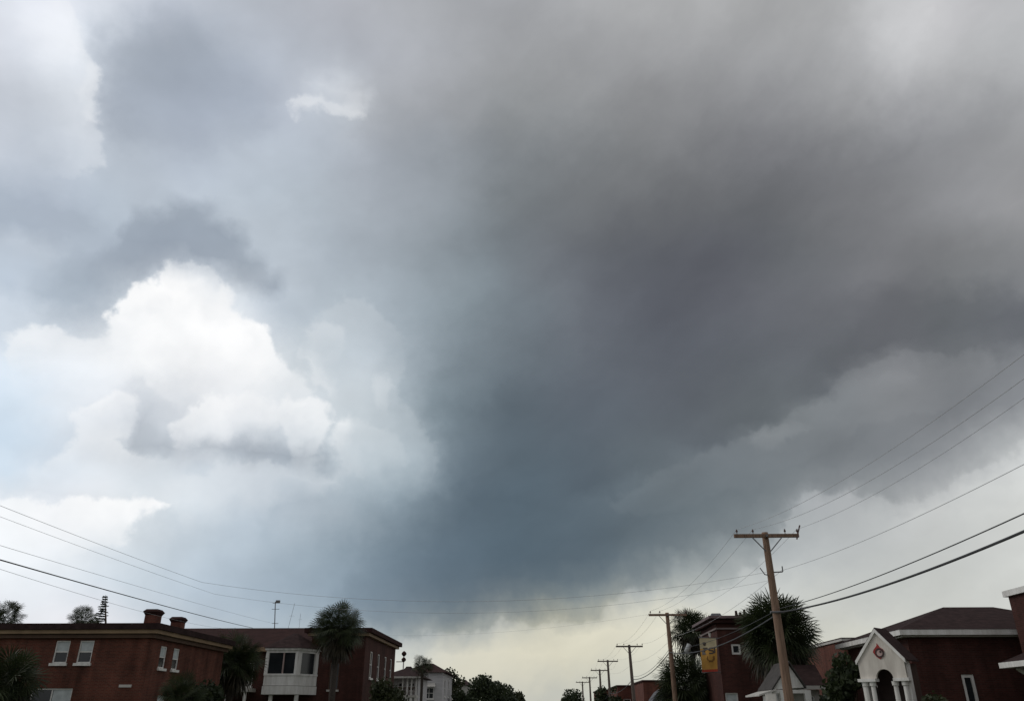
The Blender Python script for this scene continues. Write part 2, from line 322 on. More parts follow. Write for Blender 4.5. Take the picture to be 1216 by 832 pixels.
    wob = vm('ADD', d0, vm('SCALE', vm('SUBTRACT', wsml.outputs['Color'], half), s=0.05))
    soft = noise(flat, 6.5, 4.0, 0.5, offset=(5.0, 5.0, 8.0)).outputs['Fac']
    mott = m('MULTIPLY_ADD', m('SUBTRACT', soft, 0.5), 0.16, 1.0)
    leftness = step(az, 2.0, -14.0)
    swell = m('SUBTRACT', noise(d0, 13.0, 4.0, 0.5, offset=(4.0, 1.0, 6.0)).outputs['Fac'], 0.5)
    mott = m('MULTIPLY_ADD', swell, m('MULTIPLY_ADD', leftness, REL_L - REL_R, REL_R), mott)
    sc = N.new('ShaderNodeCombineXYZ')                       # wind streaks of the storm base
    L.new(m('ADD', m('MULTIPLY', az, 0.030), m('MULTIPLY', el, 0.018)), sc.inputs[0])
    L.new(m('ADD', m('MULTIPLY', az, -0.058), m('MULTIPLY', el, 0.098)), sc.inputs[1])
    strk = m('SUBTRACT', noise(sc.outputs[0], 1.35, 6.0, 0.55, offset=(2.0, 3.0, 1.0)).outputs['Fac'], 0.5)
    mott = m('MULTIPLY_ADD', strk, m('MULTIPLY_ADD', leftness, -0.14, 0.21), mott)
    cx = N.new('ShaderNodeCombineXYZ')
    for i in range(3): L.new(mott, cx.inputs[i])
    col = mixc(1.0, col, cx.outputs[0], 'MULTIPLY')
    # crisp clouds: outlines broken into rounded billows and small curls, lumps lit from the upper left
    p0, p1 = puffs(16.0, (2.0, 4.0, 7.0)), puffs(16.0, (1.985, 4.0, 7.035))
    curl = m('SUBTRACT', noise(d0, 34.0, 6.0, 0.6, offset=(11.0, 2.0, 5.0)).outputs['Fac'], 0.5)
    bump = m('ADD', m('MULTIPLY', m('SUBTRACT', 0.5, p0), PUFF), m('MULTIPLY', curl, CURL))

    def mask(f):
        return step(m('ADD', m('MULTIPLY_ADD', f, 96.0, -48.0), bump), -EDGE, EDGE)
    shade = m('MULTIPLY_ADD', m('SUBTRACT', p0, p1), LUMP, m('MULTIPLY', swell, 0.10))
    wv = m('MINIMUM', m('ADD', shade, 0.995), 1.02)
    wc = N.new('ShaderNodeCombineXYZ')
    for i, k in enumerate((1.0, 0.9, 0.8)): L.new(m('MULTIPLY_ADD', wv, k, 1 - k), wc.inputs[i])
    col = mixc(m('MULTIPLY', mask(sep.outputs[0]), sep.outputs[1]), col, wc.outputs[0])
    col = mixc(m('MULTIPLY', mask(sep.outputs[2]), near_amp), col, wc.outputs[0])
    g = N.new('ShaderNodeGamma'); L.new(col, g.inputs[0]); g.inputs[1].default_value = 2.2
    # the rest of the dome (behind, overhead): an even slate-grey overcast
    s0 = N.new('ShaderNodeSeparateXYZ'); L.new(d0, s0.inputs[0])
    rest = mixc(step(soft, 0.25, 0.75), BACK_A, BACK_B)
    azr = m('ARCTAN2', s0.outputs[0], s0.outputs[1])
    side = step(m('ABSOLUTE', azr), R(62), R(120))
    top = step(s0.outputs[2], math.sin(R(52)), math.sin(R(75)))
    col = mixc(m('MAXIMUM', side, top), g.outputs[0], rest)
    go = N.new('NodeGroupOutput'); L.new(col, go.inputs[0])
    N, L = w.node_tree.nodes, w.node_tree.links
    grp = N.new('ShaderNodeGroup'); grp.node_tree = nt
    bg = N.new('ShaderNodeBackground'); L.new(grp.outputs[0], bg.inputs[0]); bg.inputs[1].default_value = 1.0
    sky = N.new('ShaderNodeTexSky'); sky.sky_type = 'NISHITA'; sky.sun_disc = False
    sky.sun_elevation = SUN_EL; sky.sun_rotation = SUN_AZ
    bg2 = N.new('ShaderNodeBackground'); L.new(sky.outputs[0], bg2.inputs[0]); bg2.inputs[1].default_value = 0.1
    mx = N.new('ShaderNodeMixShader'); mx.inputs[0].default_value = 0.975   # cloud cover
    L.new(bg2.outputs[0], mx.inputs[1]); L.new(bg.outputs[0], mx.inputs[2])
    out = N.new('ShaderNodeOutputWorld'); L.new(mx.outputs[0], out.inputs[0])

WARP_BIG, WARP_SML, WARP_FIN = 0.030, 0.036, 0.018
REL_L, REL_R = 0.09, 0.04
LUMP = 0.16
PUFF, CURL, EDGE = 16.0, 15.0, 4.5
BACK_A, BACK_B = (0.36, 0.365, 0.38), (0.52, 0.525, 0.54)
build_world()
# ================================================================== helpers
class MB:
    """Collects faces and links them as ONE mesh object."""
    def __init__(self):
        self.v, self.f, self.uv = [], [], []

    def face(self, pts, uvs=None):
        i = len(self.v)
        self.v.extend([tuple(p) for p in pts])
        self.f.append(list(range(i, i + len(pts))))
        self.uv.append(uvs if uvs else [(0.0, 0.0)] * len(pts))
        return self

    def box(self, x0, x1, y0, y1, z0, z1):
        x0, x1 = min(x0, x1), max(x0, x1); y0, y1 = min(y0, y1), max(y0, y1); z0, z1 = min(z0, z1), max(z0, z1)
        q = lambda a, b: [(p[a], p[b]) for p in P]
        for P, a, b in (
            ([(x0, y0, z0), (x1, y0, z0), (x1, y0, z1), (x0, y0, z1)], 0, 2),
            ([(x1, y1, z0), (x0, y1, z0), (x0, y1, z1), (x1, y1, z1)], 0, 2),
            ([(x0, y1, z0), (x0, y0, z0), (x0, y0, z1), (x0, y1, z1)], 1, 2),
            ([(x1, y0, z0), (x1, y1, z0), (x1, y1, z1), (x1, y0, z1)], 1, 2),
            ([(x0, y0, z1), (x1, y0, z1), (x1, y1, z1), (x0, y1, z1)], 0, 1),
            ([(x0, y1, z0), (x1, y1, z0), (x1, y0, z0), (x0, y0, z0)], 0, 1)):
            self.face(P, q(a, b))
        return self

    def prism(self, poly, z0, z1, scale_top=1.0):
        n = len(poly)
        cx = sum(p[0] for p in poly) / n; cy = sum(p[1] for p in poly) / n
        top = [(cx + (p[0] - cx) * scale_top, cy + (p[1] - cy) * scale_top) for p in poly]
        self.face([(p[0], p[1], z0) for p in reversed(poly)])
        self.face([(p[0], p[1], z1) for p in top])
        for i in range(n):
            a, b, c, d = poly[i], poly[(i + 1) % n], top[(i + 1) % n], top[i]
            l = math.hypot(b[0] - a[0], b[1] - a[1])
            self.face([(a[0], a[1], z0), (b[0], b[1], z0), (c[0], c[1], z1), (d[0], d[1], z1)],
                      [(0, z0), (l, z0), (l, z1), (0, z1)])
        return self

    def tube(self, pts, radii, n=8, cap=True):
        pts = [Vector(p) for p in pts]
        if isinstance(radii, (int, float)): radii = [radii] * len(pts)
        base = len(self.v)
        ref = None
        for i, p in enumerate(pts):
            t = (pts[min(i + 1, len(pts) - 1)] - pts[max(i - 1, 0)]).normalized()
            if ref is None:
                ref = t.orthogonal().normalized()
            ref = (ref - t * ref.dot(t)).normalized()
            w = t.cross(ref)
            for k in range(n):
                a = 2 * math.pi * k / n
                self.v.append(tuple(p + (ref * math.cos(a) + w * math.sin(a)) * radii[i]))
        for i in range(len(pts) - 1):
            for k in range(n):
                a = base + i * n + k; b = base + i * n + (k + 1) % n
                self.f.append([a, b, b + n, a + n])
                u0, u1 = k / n, (k + 1) / n
                self.uv.append([(u0, i), (u1, i), (u1, i + 1), (u0, i + 1)])
        if cap:
            self.f.append([base + k for k in reversed(range(n))]); self.uv.append([(0, 0)] * n)
            e = base + (len(pts) - 1) * n
            self.f.append([e + k for k in range(n)]); self.uv.append([(0, 0)] * n)
        return self

    def build(self, name, mat, parent=None, smooth=False):
        off = Vector((0, 0, 0)); q = parent
        while q is not None:
            off += q.location; q = q.parent
        me = bpy.data.meshes.new(name)
        me.from_pydata([tuple(Vector(p) - off) for p in self.v], [], self.f)
        uvl = me.uv_layers.new(name='UVMap')
        flat = [c for face in self.uv for uv in face for c in uv]
        uvl.data.foreach_set('uv', flat)
        if smooth:
            me.polygons.foreach_set('use_smooth', [True] * len(me.polygons))
        me.materials.append(mat)
        o = bpy.data.objects.new(name, me)
        COL.objects.link(o)
        if parent is not None: o.parent = parent
        return o

def thing(name, label, cat, loc=(0, 0, 0), group=None):
    o = bpy.data.objects.new(name, None)
    o.empty_display_size = 0.3
    COL.objects.link(o)
    o.location = loc
    o['label'] = label; o['category'] = cat
    if group: o['group'] = group
    return o

def tag(o, label, cat, group=None):
    o['label'] = label; o['category'] = cat
    if group: o['group'] = group
    return o

def struct(name, mb, mat):
    o = mb.build(name, mat); o['kind'] = 'structure'; return o

def dup(root, loc, label):
    r = root.copy(); COL.objects.link(r); r.location = loc; r['label'] = label
    for ch in list(root.children):
        c = ch.copy(); COL.objects.link(c); c.parent = r
        for g in list(ch.children):
            d = g.copy(); COL.objects.link(d); d.parent = c
    return r

# ================================================================== materials
def nmat(name, base, rough=0.8, var=0.25, scale=1.5, spec=0.3, metal=0.0, stretch=None, bump=0.0, coords='Object', dark=None):
    """Principled material whose colour wanders between two shades of `base` (weathering)."""
    m = bpy.data.materials.new(name); m.use_nodes = True
    nt = m.node_tree; N = nt.nodes; L = nt.links
    b = N['Principled BSDF']
    b.inputs['Roughness'].default_value = rough
    b.inputs['Metallic'].default_value = metal
    b.inputs['Specular IOR Level'].default_value = spec
    tc = N.new('ShaderNodeTexCoord'); mp = N.new('ShaderNodeMapping')
    if stretch: mp.inputs['Scale'].default_value = stretch
    L.new(tc.outputs[coords], mp.inputs[0])
    n = N.new('ShaderNodeTexNoise'); n.inputs['Scale'].default_value = scale
    n.inputs['Detail'].default_value = 6.0; n.inputs['Roughness'].default_value = 0.6
    L.new(mp.outputs[0], n.inputs['Vector'])
    r = N.new('ShaderNodeValToRGB')
    r.color_ramp.elements[0].position = 0.3; r.color_ramp.elements[1].position = 0.7
    lo = dark if dark else tuple(c * (1 - var) for c in base)
    r.color_ramp.elements[0].color = (*lo, 1); r.color_ramp.elements[1].color = (*[min(1, c * (1 + var)) for c in base], 1)
    L.new(n.outputs['Fac'], r.inputs[0]); L.new(r.outputs[0], b.inputs['Base Color'])
    if bump:
        bp = N.new('ShaderNodeBump'); bp.inputs['Strength'].default_value = bump; bp.inputs['Distance'].default_value = 0.02
        L.new(n.outputs['Fac'], bp.inputs['Height']); L.new(bp.outputs[0], b.inputs['Normal'])
    return m

def brick_mat(name, c1, c2, mortar):
    m = bpy.data.materials.new(name); m.use_nodes = True
    nt = m.node_tree; N = nt.nodes; L = nt.links
    b = N['Principled BSDF']; b.inputs['Roughness'].default_value = 0.9; b.inputs['Specular IOR Level'].default_value = 0.2
    tc = N.new('ShaderNodeTexCoord')
    br = N.new('ShaderNodeTexBrick')
    br.inputs['Color1'].default_value = (*c1, 1); br.inputs['Color2'].default_value = (*c2, 1)
    br.inputs['Mortar'].default_value = (*mortar, 1)
    br.inputs['Scale'].default_value = 1.0; br.inputs['Mortar Size'].default_value = 0.008
    br.inputs['Brick Width'].default_value = 0.23; br.inputs['Row Height'].default_value = 0.077
    br.inputs['Bias'].default_value = 0.0
    L.new(tc.outputs['UV'], br.inputs['Vector'])
    n = N.new('ShaderNodeTexNoise'); n.inputs['Scale'].default_value = 0.55; n.inputs['Detail'].default_value = 8.0
    n.inputs['Roughness'].default_value = 0.65
    L.new(tc.outputs['Object'], n.inputs['Vector'])
    st = N.new('ShaderNodeTexNoise'); st.inputs['Scale'].default_value = 1.0; st.inputs['Detail'].default_value = 5.0
    mp = N.new('ShaderNodeMapping'); mp.inputs['Scale'].default_value = (2.2, 2.2, 0.18)   # rain streaks run down the wall
    L.new(tc.outputs['Object'], mp.inputs[0]); L.new(mp.outputs[0], st.inputs['Vector'])
    ad = N.new('ShaderNodeMath'); ad.operation = 'ADD'
    L.new(n.outputs['Fac'], ad.inputs[0]); L.new(st.outputs['Fac'], ad.inputs[1])
    r = N.new('ShaderNodeMapRange'); r.inputs[1].default_value = 0.7; r.inputs[2].default_value = 1.3
    r.inputs[3].default_value = 0.5; r.inputs[4].default_value = 1.28
    L.new(ad.outputs[0], r.inputs[0])
    hs = N.new('ShaderNodeHueSaturation'); L.new(br.outputs['Color'], hs.inputs['Color']); L.new(r.outputs[0], hs.inputs['Value'])
    L.new(hs.outputs[0], b.inputs['Base Color'])
    return m

def leaf_mat(name, base, tip, scale=2.0, trans=0.25):
    m = bpy.data.materials.new(name); m.use_nodes = True
    nt = m.node_tree; N = nt.nodes; L = nt.links
    b = N['Principled BSDF']; b.inputs['Roughness'].default_value = 0.55; b.inputs['Specular IOR Level'].default_value = 0.35
    tc = N.new('ShaderNodeTexCoord')
    n = N.new('ShaderNodeTexNoise'); n.inputs['Scale'].default_value = scale; n.inputs['Detail'].default_value = 4.0
    L.new(tc.outputs['Object'], n.inputs['Vector'])
    r = N.new('ShaderNodeValToRGB'); r.color_ramp.elements[0].position = 0.35; r.color_ramp.elements[1].position = 0.68
    r.color_ramp.elements[0].color = (*base, 1); r.color_ramp.elements[1].color = (*tip, 1)
    L.new(n.outputs['Fac'], r.inputs[0]); L.new(r.outputs[0], b.inputs['Base Color'])
    t = N.new('ShaderNodeBsdfTranslucent'); L.new(r.outputs[0], t.inputs[0])
    mx = N.new('ShaderNodeMixShader'); mx.inputs[0].default_value = trans
    L.new(b.outputs[0], mx.inputs[1]); L.new(t.outputs[0], mx.inputs[2])
    L.new(mx.outputs[0], N['Material Output'].inputs[0])
    return m

BRICK_A = brick_mat('brick_dark_red', (0.15, 0.045, 0.029), (0.095, 0.031, 0.021), (0.13, 0.088, 0.066))
BRICK_B = brick_mat('brick_maroon', (0.082, 0.027, 0.021), (0.054, 0.019, 0.015), (0.07, 0.046, 0.038))
BRICK_C = brick_mat('brick_orange_red', (0.165, 0.05, 0.033), (0.115, 0.036, 0.025), (0.14, 0.095, 0.075))
ROOF_DARK = nmat('roof_shingle_dark', (0.036, 0.022, 0.021), 0.95, 0.35, 3.0, spec=0.1)
ROOF_RED = nmat('roof_red_brown', (0.038, 0.018, 0.016), 0.95, 0.3, 2.0, spec=0.1)
TAN = nmat('tan_paint', (0.27, 0.185, 0.112), 0.7, 0.2, 1.2)
BROWN = nmat('brown_paint', (0.10, 0.06, 0.04), 0.7, 0.2, 1.2)
WHITE = nmat('white_paint', (0.80, 0.79, 0.76), 0.6, 0.04, 2.2, stretch=(1.6, 1.6, 0.35), dark=(0.58, 0.56, 0.52))
CREAM = nmat('cream_paint', (0.52, 0.50, 0.46), 0.6, 0.12, 1.5)
GREY_WALL = nmat('grey_siding', (0.46, 0.45, 0.45), 0.7, 0.12, 1.2, stretch=(1, 1, 6))
CONCRETE = nmat('concrete', (0.33, 0.32, 0.30), 0.9, 0.18, 0.8)
ASPHALT = nmat('asphalt', (0.05, 0.05, 0.052), 0.9, 0.2, 1.2)
GRASS = nmat('ground_grass', (0.055, 0.075, 0.03), 0.95, 0.35, 0.25)
YELLOW_LINE = nmat('road_paint_yellow', (0.55, 0.38, 0.05), 0.7, 0.2, 3.0)
POLE_WOOD = nmat('weathered_pole_wood', (0.20, 0.13, 0.09), 0.85, 0.4, 3.0, stretch=(9, 9, 0.5), bump=0.5)
GREY_WOOD = nmat('grey_pole_wood', (0.12, 0.095, 0.08), 0.85, 0.35, 3.0, stretch=(9, 9, 0.5))
STEEL = nmat('galvanised_steel', (0.16, 0.16, 0.165), 0.5, 0.2, 6.0, metal=0.4)
PORCELAIN = nmat('brown_porcelain', (0.10, 0.06, 0.055), 0.3, 0.2, 6.0)
WIRE = nmat('wire_black', (0.05, 0.05, 0.052), 0.6, 0.2, 4.0)
WIRE_GREY = nmat('wire_aluminium', (0.42, 0.42, 0.43), 0.55, 0.15, 4.0)
GLASS = nmat('window_glass', (0.02, 0.023, 0.026), 0.12, 0.3, 0.7, spec=0.5)
BLIND = nmat('pale_blind', (0.50, 0.54, 0.54), 0.7, 0.2, 3.0)
BARK = nmat('bark', (0.09, 0.065, 0.05), 0.95, 0.35, 4.0, stretch=(3, 3, 1))
PALM_BARK = nmat('palm_bark', (0.055, 0.045, 0.038), 0.95, 0.4, 6.0, stretch=(1, 1, 4))
PALM = leaf_mat('palm_leaf', (0.016, 0.025, 0.010), (0.055, 0.072, 0.025), trans=0.12)
PALM_DRY = leaf_mat('palm_leaf_dry', (0.026, 0.023, 0.014), (0.06, 0.05, 0.028), trans=0.12)
LEAF_A = leaf_mat('foliage_dark', (0.018, 0.028, 0.013), (0.05, 0.066, 0.026), 1.2)
LEAF_B = leaf_mat('foliage_olive', (0.026, 0.034, 0.015), (0.065, 0.075, 0.03), 1.2)
LEAF_C = leaf_mat('foliage_conifer', (0.02, 0.032, 0.024), (0.045, 0.06, 0.04), 1.2)
BANNER_GOLD = nmat('banner_gold', (0.56, 0.30, 0.07), 0.8, 0.15, 2.0)
BANNER_PALE = nmat('banner_pale', (0.52, 0.44, 0.28), 0.8, 0.15, 2.0)
BANNER_INK = nmat('banner_ink', (0.10, 0.075, 0.06), 0.8, 0.2, 4.0)
BANNER_RED = nmat('banner_red', (0.40, 0.05, 0.03), 0.8, 0.2, 4.0)
EMBLEM_RED = nmat('emblem_red', (0.32, 0.035, 0.03), 0.5, 0.2, 6.0)
EMBLEM_DARK = nmat('emblem_dark', (0.05, 0.03, 0.03), 0.5, 0.2, 6.0)

# ================================================================== ground, road
GZ = 0.0
g = MB(); g.face([(-3500, -3500, -0.02), (3500, -3500, -0.02), (3500, 3500, -0.02), (-3500, 3500, -0.02)])
struct('ground', g, GRASS)
g = MB(); g.face([(-6.0, -80, 0.0), (5.6, -80, 0.0), (5.6, 900, 0.0), (-6.0, 900, 0.0)])
struct('road', g, ASPHALT)
for x0, x1 in ((-6.2, -6.0), (5.6, 5.8)):
    struct('kerb', MB().box(x0, x1, -80, 600, -0.1, 0.13), CONCRETE)
for x0, x1 in ((-9.0, -6.2), (5.8, 8.4)):
    struct('sidewalk', MB().box(x0, x1, -80, 600, -0.1, 0.12), CONCRETE)
g = MB()
for x0, x1 in ((-0.35, -0.23), (-0.11, 0.01)):
    g.face([(x0, -80, 0.004), (x1, -80, 0.004), (x1, 600, 0.004), (x0, 600, 0.004)])
struct('road_marking', g, YELLOW_LINE)

# ================================================================== building kit
def fpt(face, pl, u, d, z):
    """Point on a wall: face S/N/W/E, wall plane pl, u along it, d inwards."""
    return {'S': (u, pl + d, z), 'N': (u, pl - d, z), 'W': (pl + d, u, z), 'E': (pl - d, u, z)}[face]

def fbox(mb, face, pl, u0, u1, d0, d1, z0, z1):
    a = fpt(face, pl, u0, d0, z0); b = fpt(face, pl, u1, d1, z1)
    mb.box(a[0], b[0], a[1], b[1], z0, z1)

def walls(mb, x0, x1, y0, y1, z0, z1, ops=None, depth=0.16):
    """Four walls with real openings: ops = {'S': [(u0, u1, z0, z1), ...], ...}."""
    ops = ops or {}
    for face, pl, a, b in (('S', y0, x0, x1), ('N', y1, x0, x1), ('W', x0, y0, y1), ('E', x1, y0, y1)):
        H = ops.get(face, [])
        us = sorted({a, b, *[h[0] for h in H], *[h[1] for h in H]})
        zs = sorted({z0, z1, *[h[2] for h in H], *[h[3] for h in H]})
        for i in range(len(us) - 1):
            for j in range(len(zs) - 1):
                uc, zc = (us[i] + us[i + 1]) / 2, (zs[j] + zs[j + 1]) / 2
                if any(h[0] < uc < h[1] and h[2] < zc < h[3] for h in H): continue
                q = [(us[i], zs[j]), (us[i + 1], zs[j]), (us[i + 1], zs[j + 1]), (us[i], zs[j + 1])]
                mb.face([fpt(face, pl, u, 0, z) for u, z in q], q)
        for h in H:
            for (ua, za), (ub, zb) in (((h[0], h[2]), (h[1], h[2])), ((h[1], h[2]), (h[1], h[3])), ((h[1], h[3]), (h[0], h[3])), ((h[0], h[3]), (h[0], h[2]))):
                mb.face([fpt(face, pl, ua, 0, za), fpt(face, pl, ub, 0, zb), fpt(face, pl, ub, depth, zb), fpt(face, pl, ua, depth, za)],
                        [(ua, za), (ub, zb), (ub + .1, zb), (ua + .1, za)])
    mb.face([(x0, y0, z1 - 0.01), (x1, y0, z1 - 0.01), (x1, y1, z1 - 0.01), (x0, y1, z1 - 0.01)])
    return mb

def window(parent, face, pl, u0, u1, z0, z1, fw=0.07, fmat=None, rail=True, mullion=0, blind=None, sill=True, sill_mat=None):
    fmat = fmat or WHITE
    m = MB()
    fbox(m, face, pl, u0, u0 + fw, 0.05, 0.13, z0, z1); fbox(m, face, pl, u1 - fw, u1, 0.05, 0.13, z0, z1)
    fbox(m, face, pl, u0 + fw, u1 - fw, 0.05, 0.13, z0, z0 + fw); fbox(m, face, pl, u0 + fw, u1 - fw, 0.05, 0.13, z1 - fw, z1)
    if rail:
        zc = (z0 + z1) / 2
        fbox(m, face, pl, u0 + fw, u1 - fw, 0.06, 0.12, zc - 0.03, zc + 0.03)
    for k in range(mullion):
        uc = u0 + (u1 - u0) * (k + 1) / (mullion + 1)
        fbox(m, face, pl, uc - 0.03, uc + 0.03, 0.062, 0.118, z0 + fw, z1 - fw)
    w = m.build('window', fmat, parent)
    g = MB(); fbox(g, face, pl, u0 + fw * .8, u1 - fw * .8, 0.10, 0.125, z0 + fw * .8, z1 - fw * .8)
    g.build('pane', GLASS, w)
    if blind:
        b = MB(); a0, a1, c0, c1 = blind
        fbox(b, face, pl, u0 + (u1 - u0) * a0 + fw * .9, u0 + (u1 - u0) * a1 - fw * .9, 0.09, 0.098, z0 + (z1 - z0) * c0 + 0.03, z0 + (z1 - z0) * c1 - fw * .9)
        b.build('blind', BLIND, w)
    if sill:
        s = MB(); fbox(s, face, pl, u0 - 0.08, u1 + 0.08, -0.12, 0.14, z0 - 0.14, z0 - 0.002)
        s.build('sill', sill_mat or WHITE, w)
    return w

def ring(mb, x0, x1, y0, y1, z0, z1, o, t=0.0):
    """Closed slab round a rectangle, o beyond the walls."""
    return mb.box(x0 - o, x1 + o, y0 - o, y1 + o, z0, z1)

def hip(mb, x0, x1, y0, y1, z, rx0, rx1, ry, rz):
    """Hip roof with its ridge along x, from (rx0, ry) to (rx1, ry)."""
    A, B, Cc, D = (x0, y0, z), (x1, y0, z), (x1, y1, z), (x0, y1, z)
    P, Q = (rx0, ry, rz), (rx1, ry, rz)
    mb.face([A, B, Q, P]); mb.face([Cc, D, P, Q]); mb.face([D, A, P]); mb.face([B, Cc, Q]); mb.face([D, Cc, B, A])
    return mb

# ================================================================== left: brick house with the tan cornice
X1 = -21.7
b1 = thing('brick_house', 'red brick house with tan eaves and two sash windows, at the left edge', 'house', (-36, 51, 0))
ops = {'S': [(-27.12, -26.3, 4.2, 5.38), (-25.76, -24.94, 4.2, 5.38), (-27.9, -25.6, 1.4, 2.92), (-33, -32, 4.2, 5.33), (-36, -35, 4.2, 5.33)],
       'E': [(47.35, 48.2, 4.02, 5.2), (49.1, 49.95, 4.02, 5.2), (48.0, 49.0, 1.2, 2.6)]}
walls(MB(), -52, X1, 46, 57, 0, 5.5, ops).build('wall', BRICK_A, b1)
ring(MB(), -52, X1, 46, 57, 5.5, 5.72, 0.22).build('soffit', BROWN, b1)
ring(MB(), -52, X1, 46, 57, 5.722, 5.93, 0.42).build('fascia', TAN, b1)
rf = ring(MB(), -52, X1, 46, 57, 5.932, 6.25, 0.55)
rf.face([(-52, 46, 6.25), (X1, 46, 6.25), (X1 - 5, 51.5, 6.45), (-47, 51.5, 6.45)])
rf.face([(X1, 46, 6.25), (X1, 57, 6.25), (X1 - 5, 51.5, 6.45)]); rf.face([(X1, 57, 6.25), (-52, 57, 6.25), (-47, 51.5, 6.45), (X1 - 5, 51.5, 6.45)])
rf.build('roof', ROOF_DARK, b1)
for h in ops['S']:
    wide = h[1] - h[0] > 1.5
    window(b1, 'S', 46, *h, mullion=1 if wide else 0, blind=(0.5, 1, 0, 1) if wide else (0.0, 1, 0.48, 1))
for h in ops['E']:
    window(b1, 'E', X1, *h, blind=(0, 1, 0.5, 1))
v = MB().box(-23.05, -22.35, 45.96, 45.995, 2.96, 3.1); v.build('vent', CREAM, b1)
for px, y0, Y in ((183.5, 724, 49.5), (212.5, 733, 53.5)):
    p = at(px, y0, Y); w = 0.36 if Y < 50 else 0.34
    c = MB().box(p.x - w, p.x + w, Y - w, Y + w, 6.1, p.z - 0.32).build('chimney', BRICK_C, b1)
    MB().prism([(p.x - w, Y - w), (p.x + w, Y - w), (p.x + w, Y + w), (p.x - w, Y + w)], p.z - 0.318, p.z - 0.12, 1.32).build('chimney_cap', ROOF_RED, c)
    MB().prism([(p.x - w * 1.32, Y - w * 1.32), (p.x + w * 1.32, Y - w * 1.32), (p.x + w * 1.32, Y + w * 1.32), (p.x - w * 1.32, Y + w * 1.32)], p.z - 0.118, p.z + 0.03, 0.72).build('chimney_top', ROOF_RED, c)

# ------------------------------------------------------------------ left: brick house with the white bay window
b2 = thing('brick_house', 'dark red brick house with white bay window and balcony', 'house', (-24, 73, 0))
YS = [atx(px, 785, -14.0).y for px in (441.0, 449.8, 458.0, 464.6)]
e_ops = [(y - 0.55, y + 0.55, 4.35, 6.4) for y in YS]
s_ops = [(-16.75, -15.95, 3.4, 5.4)]
walls(MB(), -18.4, -14.0, 67, 81.3, 0, 7.4, {'E': e_ops, 'S': s_ops}).build('wall', BRICK_B, b2)
l_ops = [(-25.3, -24.3, 3.65, 5.4), (-23.7, -22.9, 3.65, 5.4), (-30, -29, 3.65, 5.2)]
walls(MB(), -34, -18.402, 67.1, 81, 0, 6.4, {'S': l_ops}).build('wall', BRICK_B, b2)
ring(MB(), -18.4, -14.0, 67, 81.3, 7.4, 7.62, 0.3).build('cornice', TAN, b2)
ring(MB(), -18.4, -14.0, 67, 81.3, 7.622, 7.98, 0.55).build('parapet', ROOF_RED, b2)
r = hip(MB(), -34.5, -18.41, 66.6, 81.5, 6.45, -31.5, -18.42, 72, 8.5)
r.build('roof', ROOF_RED, b2)
MB().box(-34.5, -18.96, 66.45, 66.62, 6.2, 6.5).build('fascia', TAN, b2)
for h in e_ops: window(b2, 'E', -14.0, *h, fw=0.09, fmat=WHITE)
for h in s_ops: window(b2, 'S', 67, *h, fmat=BROWN, sill_mat=CREAM)
for h in l_ops: window(b2, 'S', 67.1, *h)
# bay window
def bayp(k): return [(-21.62 - k, 67.09), (-21.35 - k * .6, 65.2 - k), (-18.87 + k * .6, 65.2 - k), (-17.75 + k, 66.99)]
bay = MB()
bay.prism(bayp(0.10), 3.02, 3.62); bay.prism(bayp(0.04), 3.65, 4.36)
bay.prism(bayp(0.09), 4.362, 4.50)
bay.prism(bayp(0.06), 6.02, 6.2); bay.prism(bayp(0.2), 6.202, 6.36)
P4 = bayp(0.0)
def bar(mb, p, q, z0, z1, w):          # upright post / flat bar between two plan points
    d = Vector((q[0] - p[0], q[1] - p[1])); d.normalize(); n = Vector((-d.y, d.x)) * w
    mb.prism([(p[0] - n.x, p[1] - n.y), (q[0] - n.x, q[1] - n.y), (q[0] + n.x, q[1] + n.y), (p[0] + n.x, p[1] + n.y)], z0, z1)
def lerp2(p, q, t): return (p[0] + (q[0] - p[0]) * t, p[1] + (q[1] - p[1]) * t)
for i in range(3):
    p, q = P4[i], P4[i + 1]
    bar(bay, p, lerp2(p, q, 0.16 if i != 1 else 0.08), 4.502, 6.018, 0.07)
    bar(bay, lerp2(p, q, 0.84 if i != 1 else 0.92), q, 4.502, 6.018, 0.072)
bayo = bay.build('bay_window', WHITE, b2)
MB().prism(bayp(-0.07), 4.5, 6.02).build('pane', GLASS, bayo)
mu = MB(); bar(mu, (-20.03, 65.22), (-19.93, 65.22), 4.502, 6.018, 0.06); mu.build('mullion', nmat('mullion_paint', (0.36, 0.27, 0.25), 0.6), bayo)
br = MB()
T = bayp(0.34); ap = (-20.0, 67.09, 7.6); ap2 = (-19.6, 66.99, 7.6)
for i in range(3):
    a, b = T[i], T[i + 1]
    br.face([(a[0], a[1], 6.37), (b[0], b[1], 6.37), ap2 if i > 0 else ap] + ([ap] if i == 1 else []))
br.face([(p[0], p[1], 6.37) for p in reversed(T)])
br.build('bay_roof', ROOF_DARK, bayo)
for x in (-20.75, -18.75):
    MB().box(x - 0.13, x + 0.13, 65.35, 65.61, 0, 3.0).build('column', WHITE, bayo)
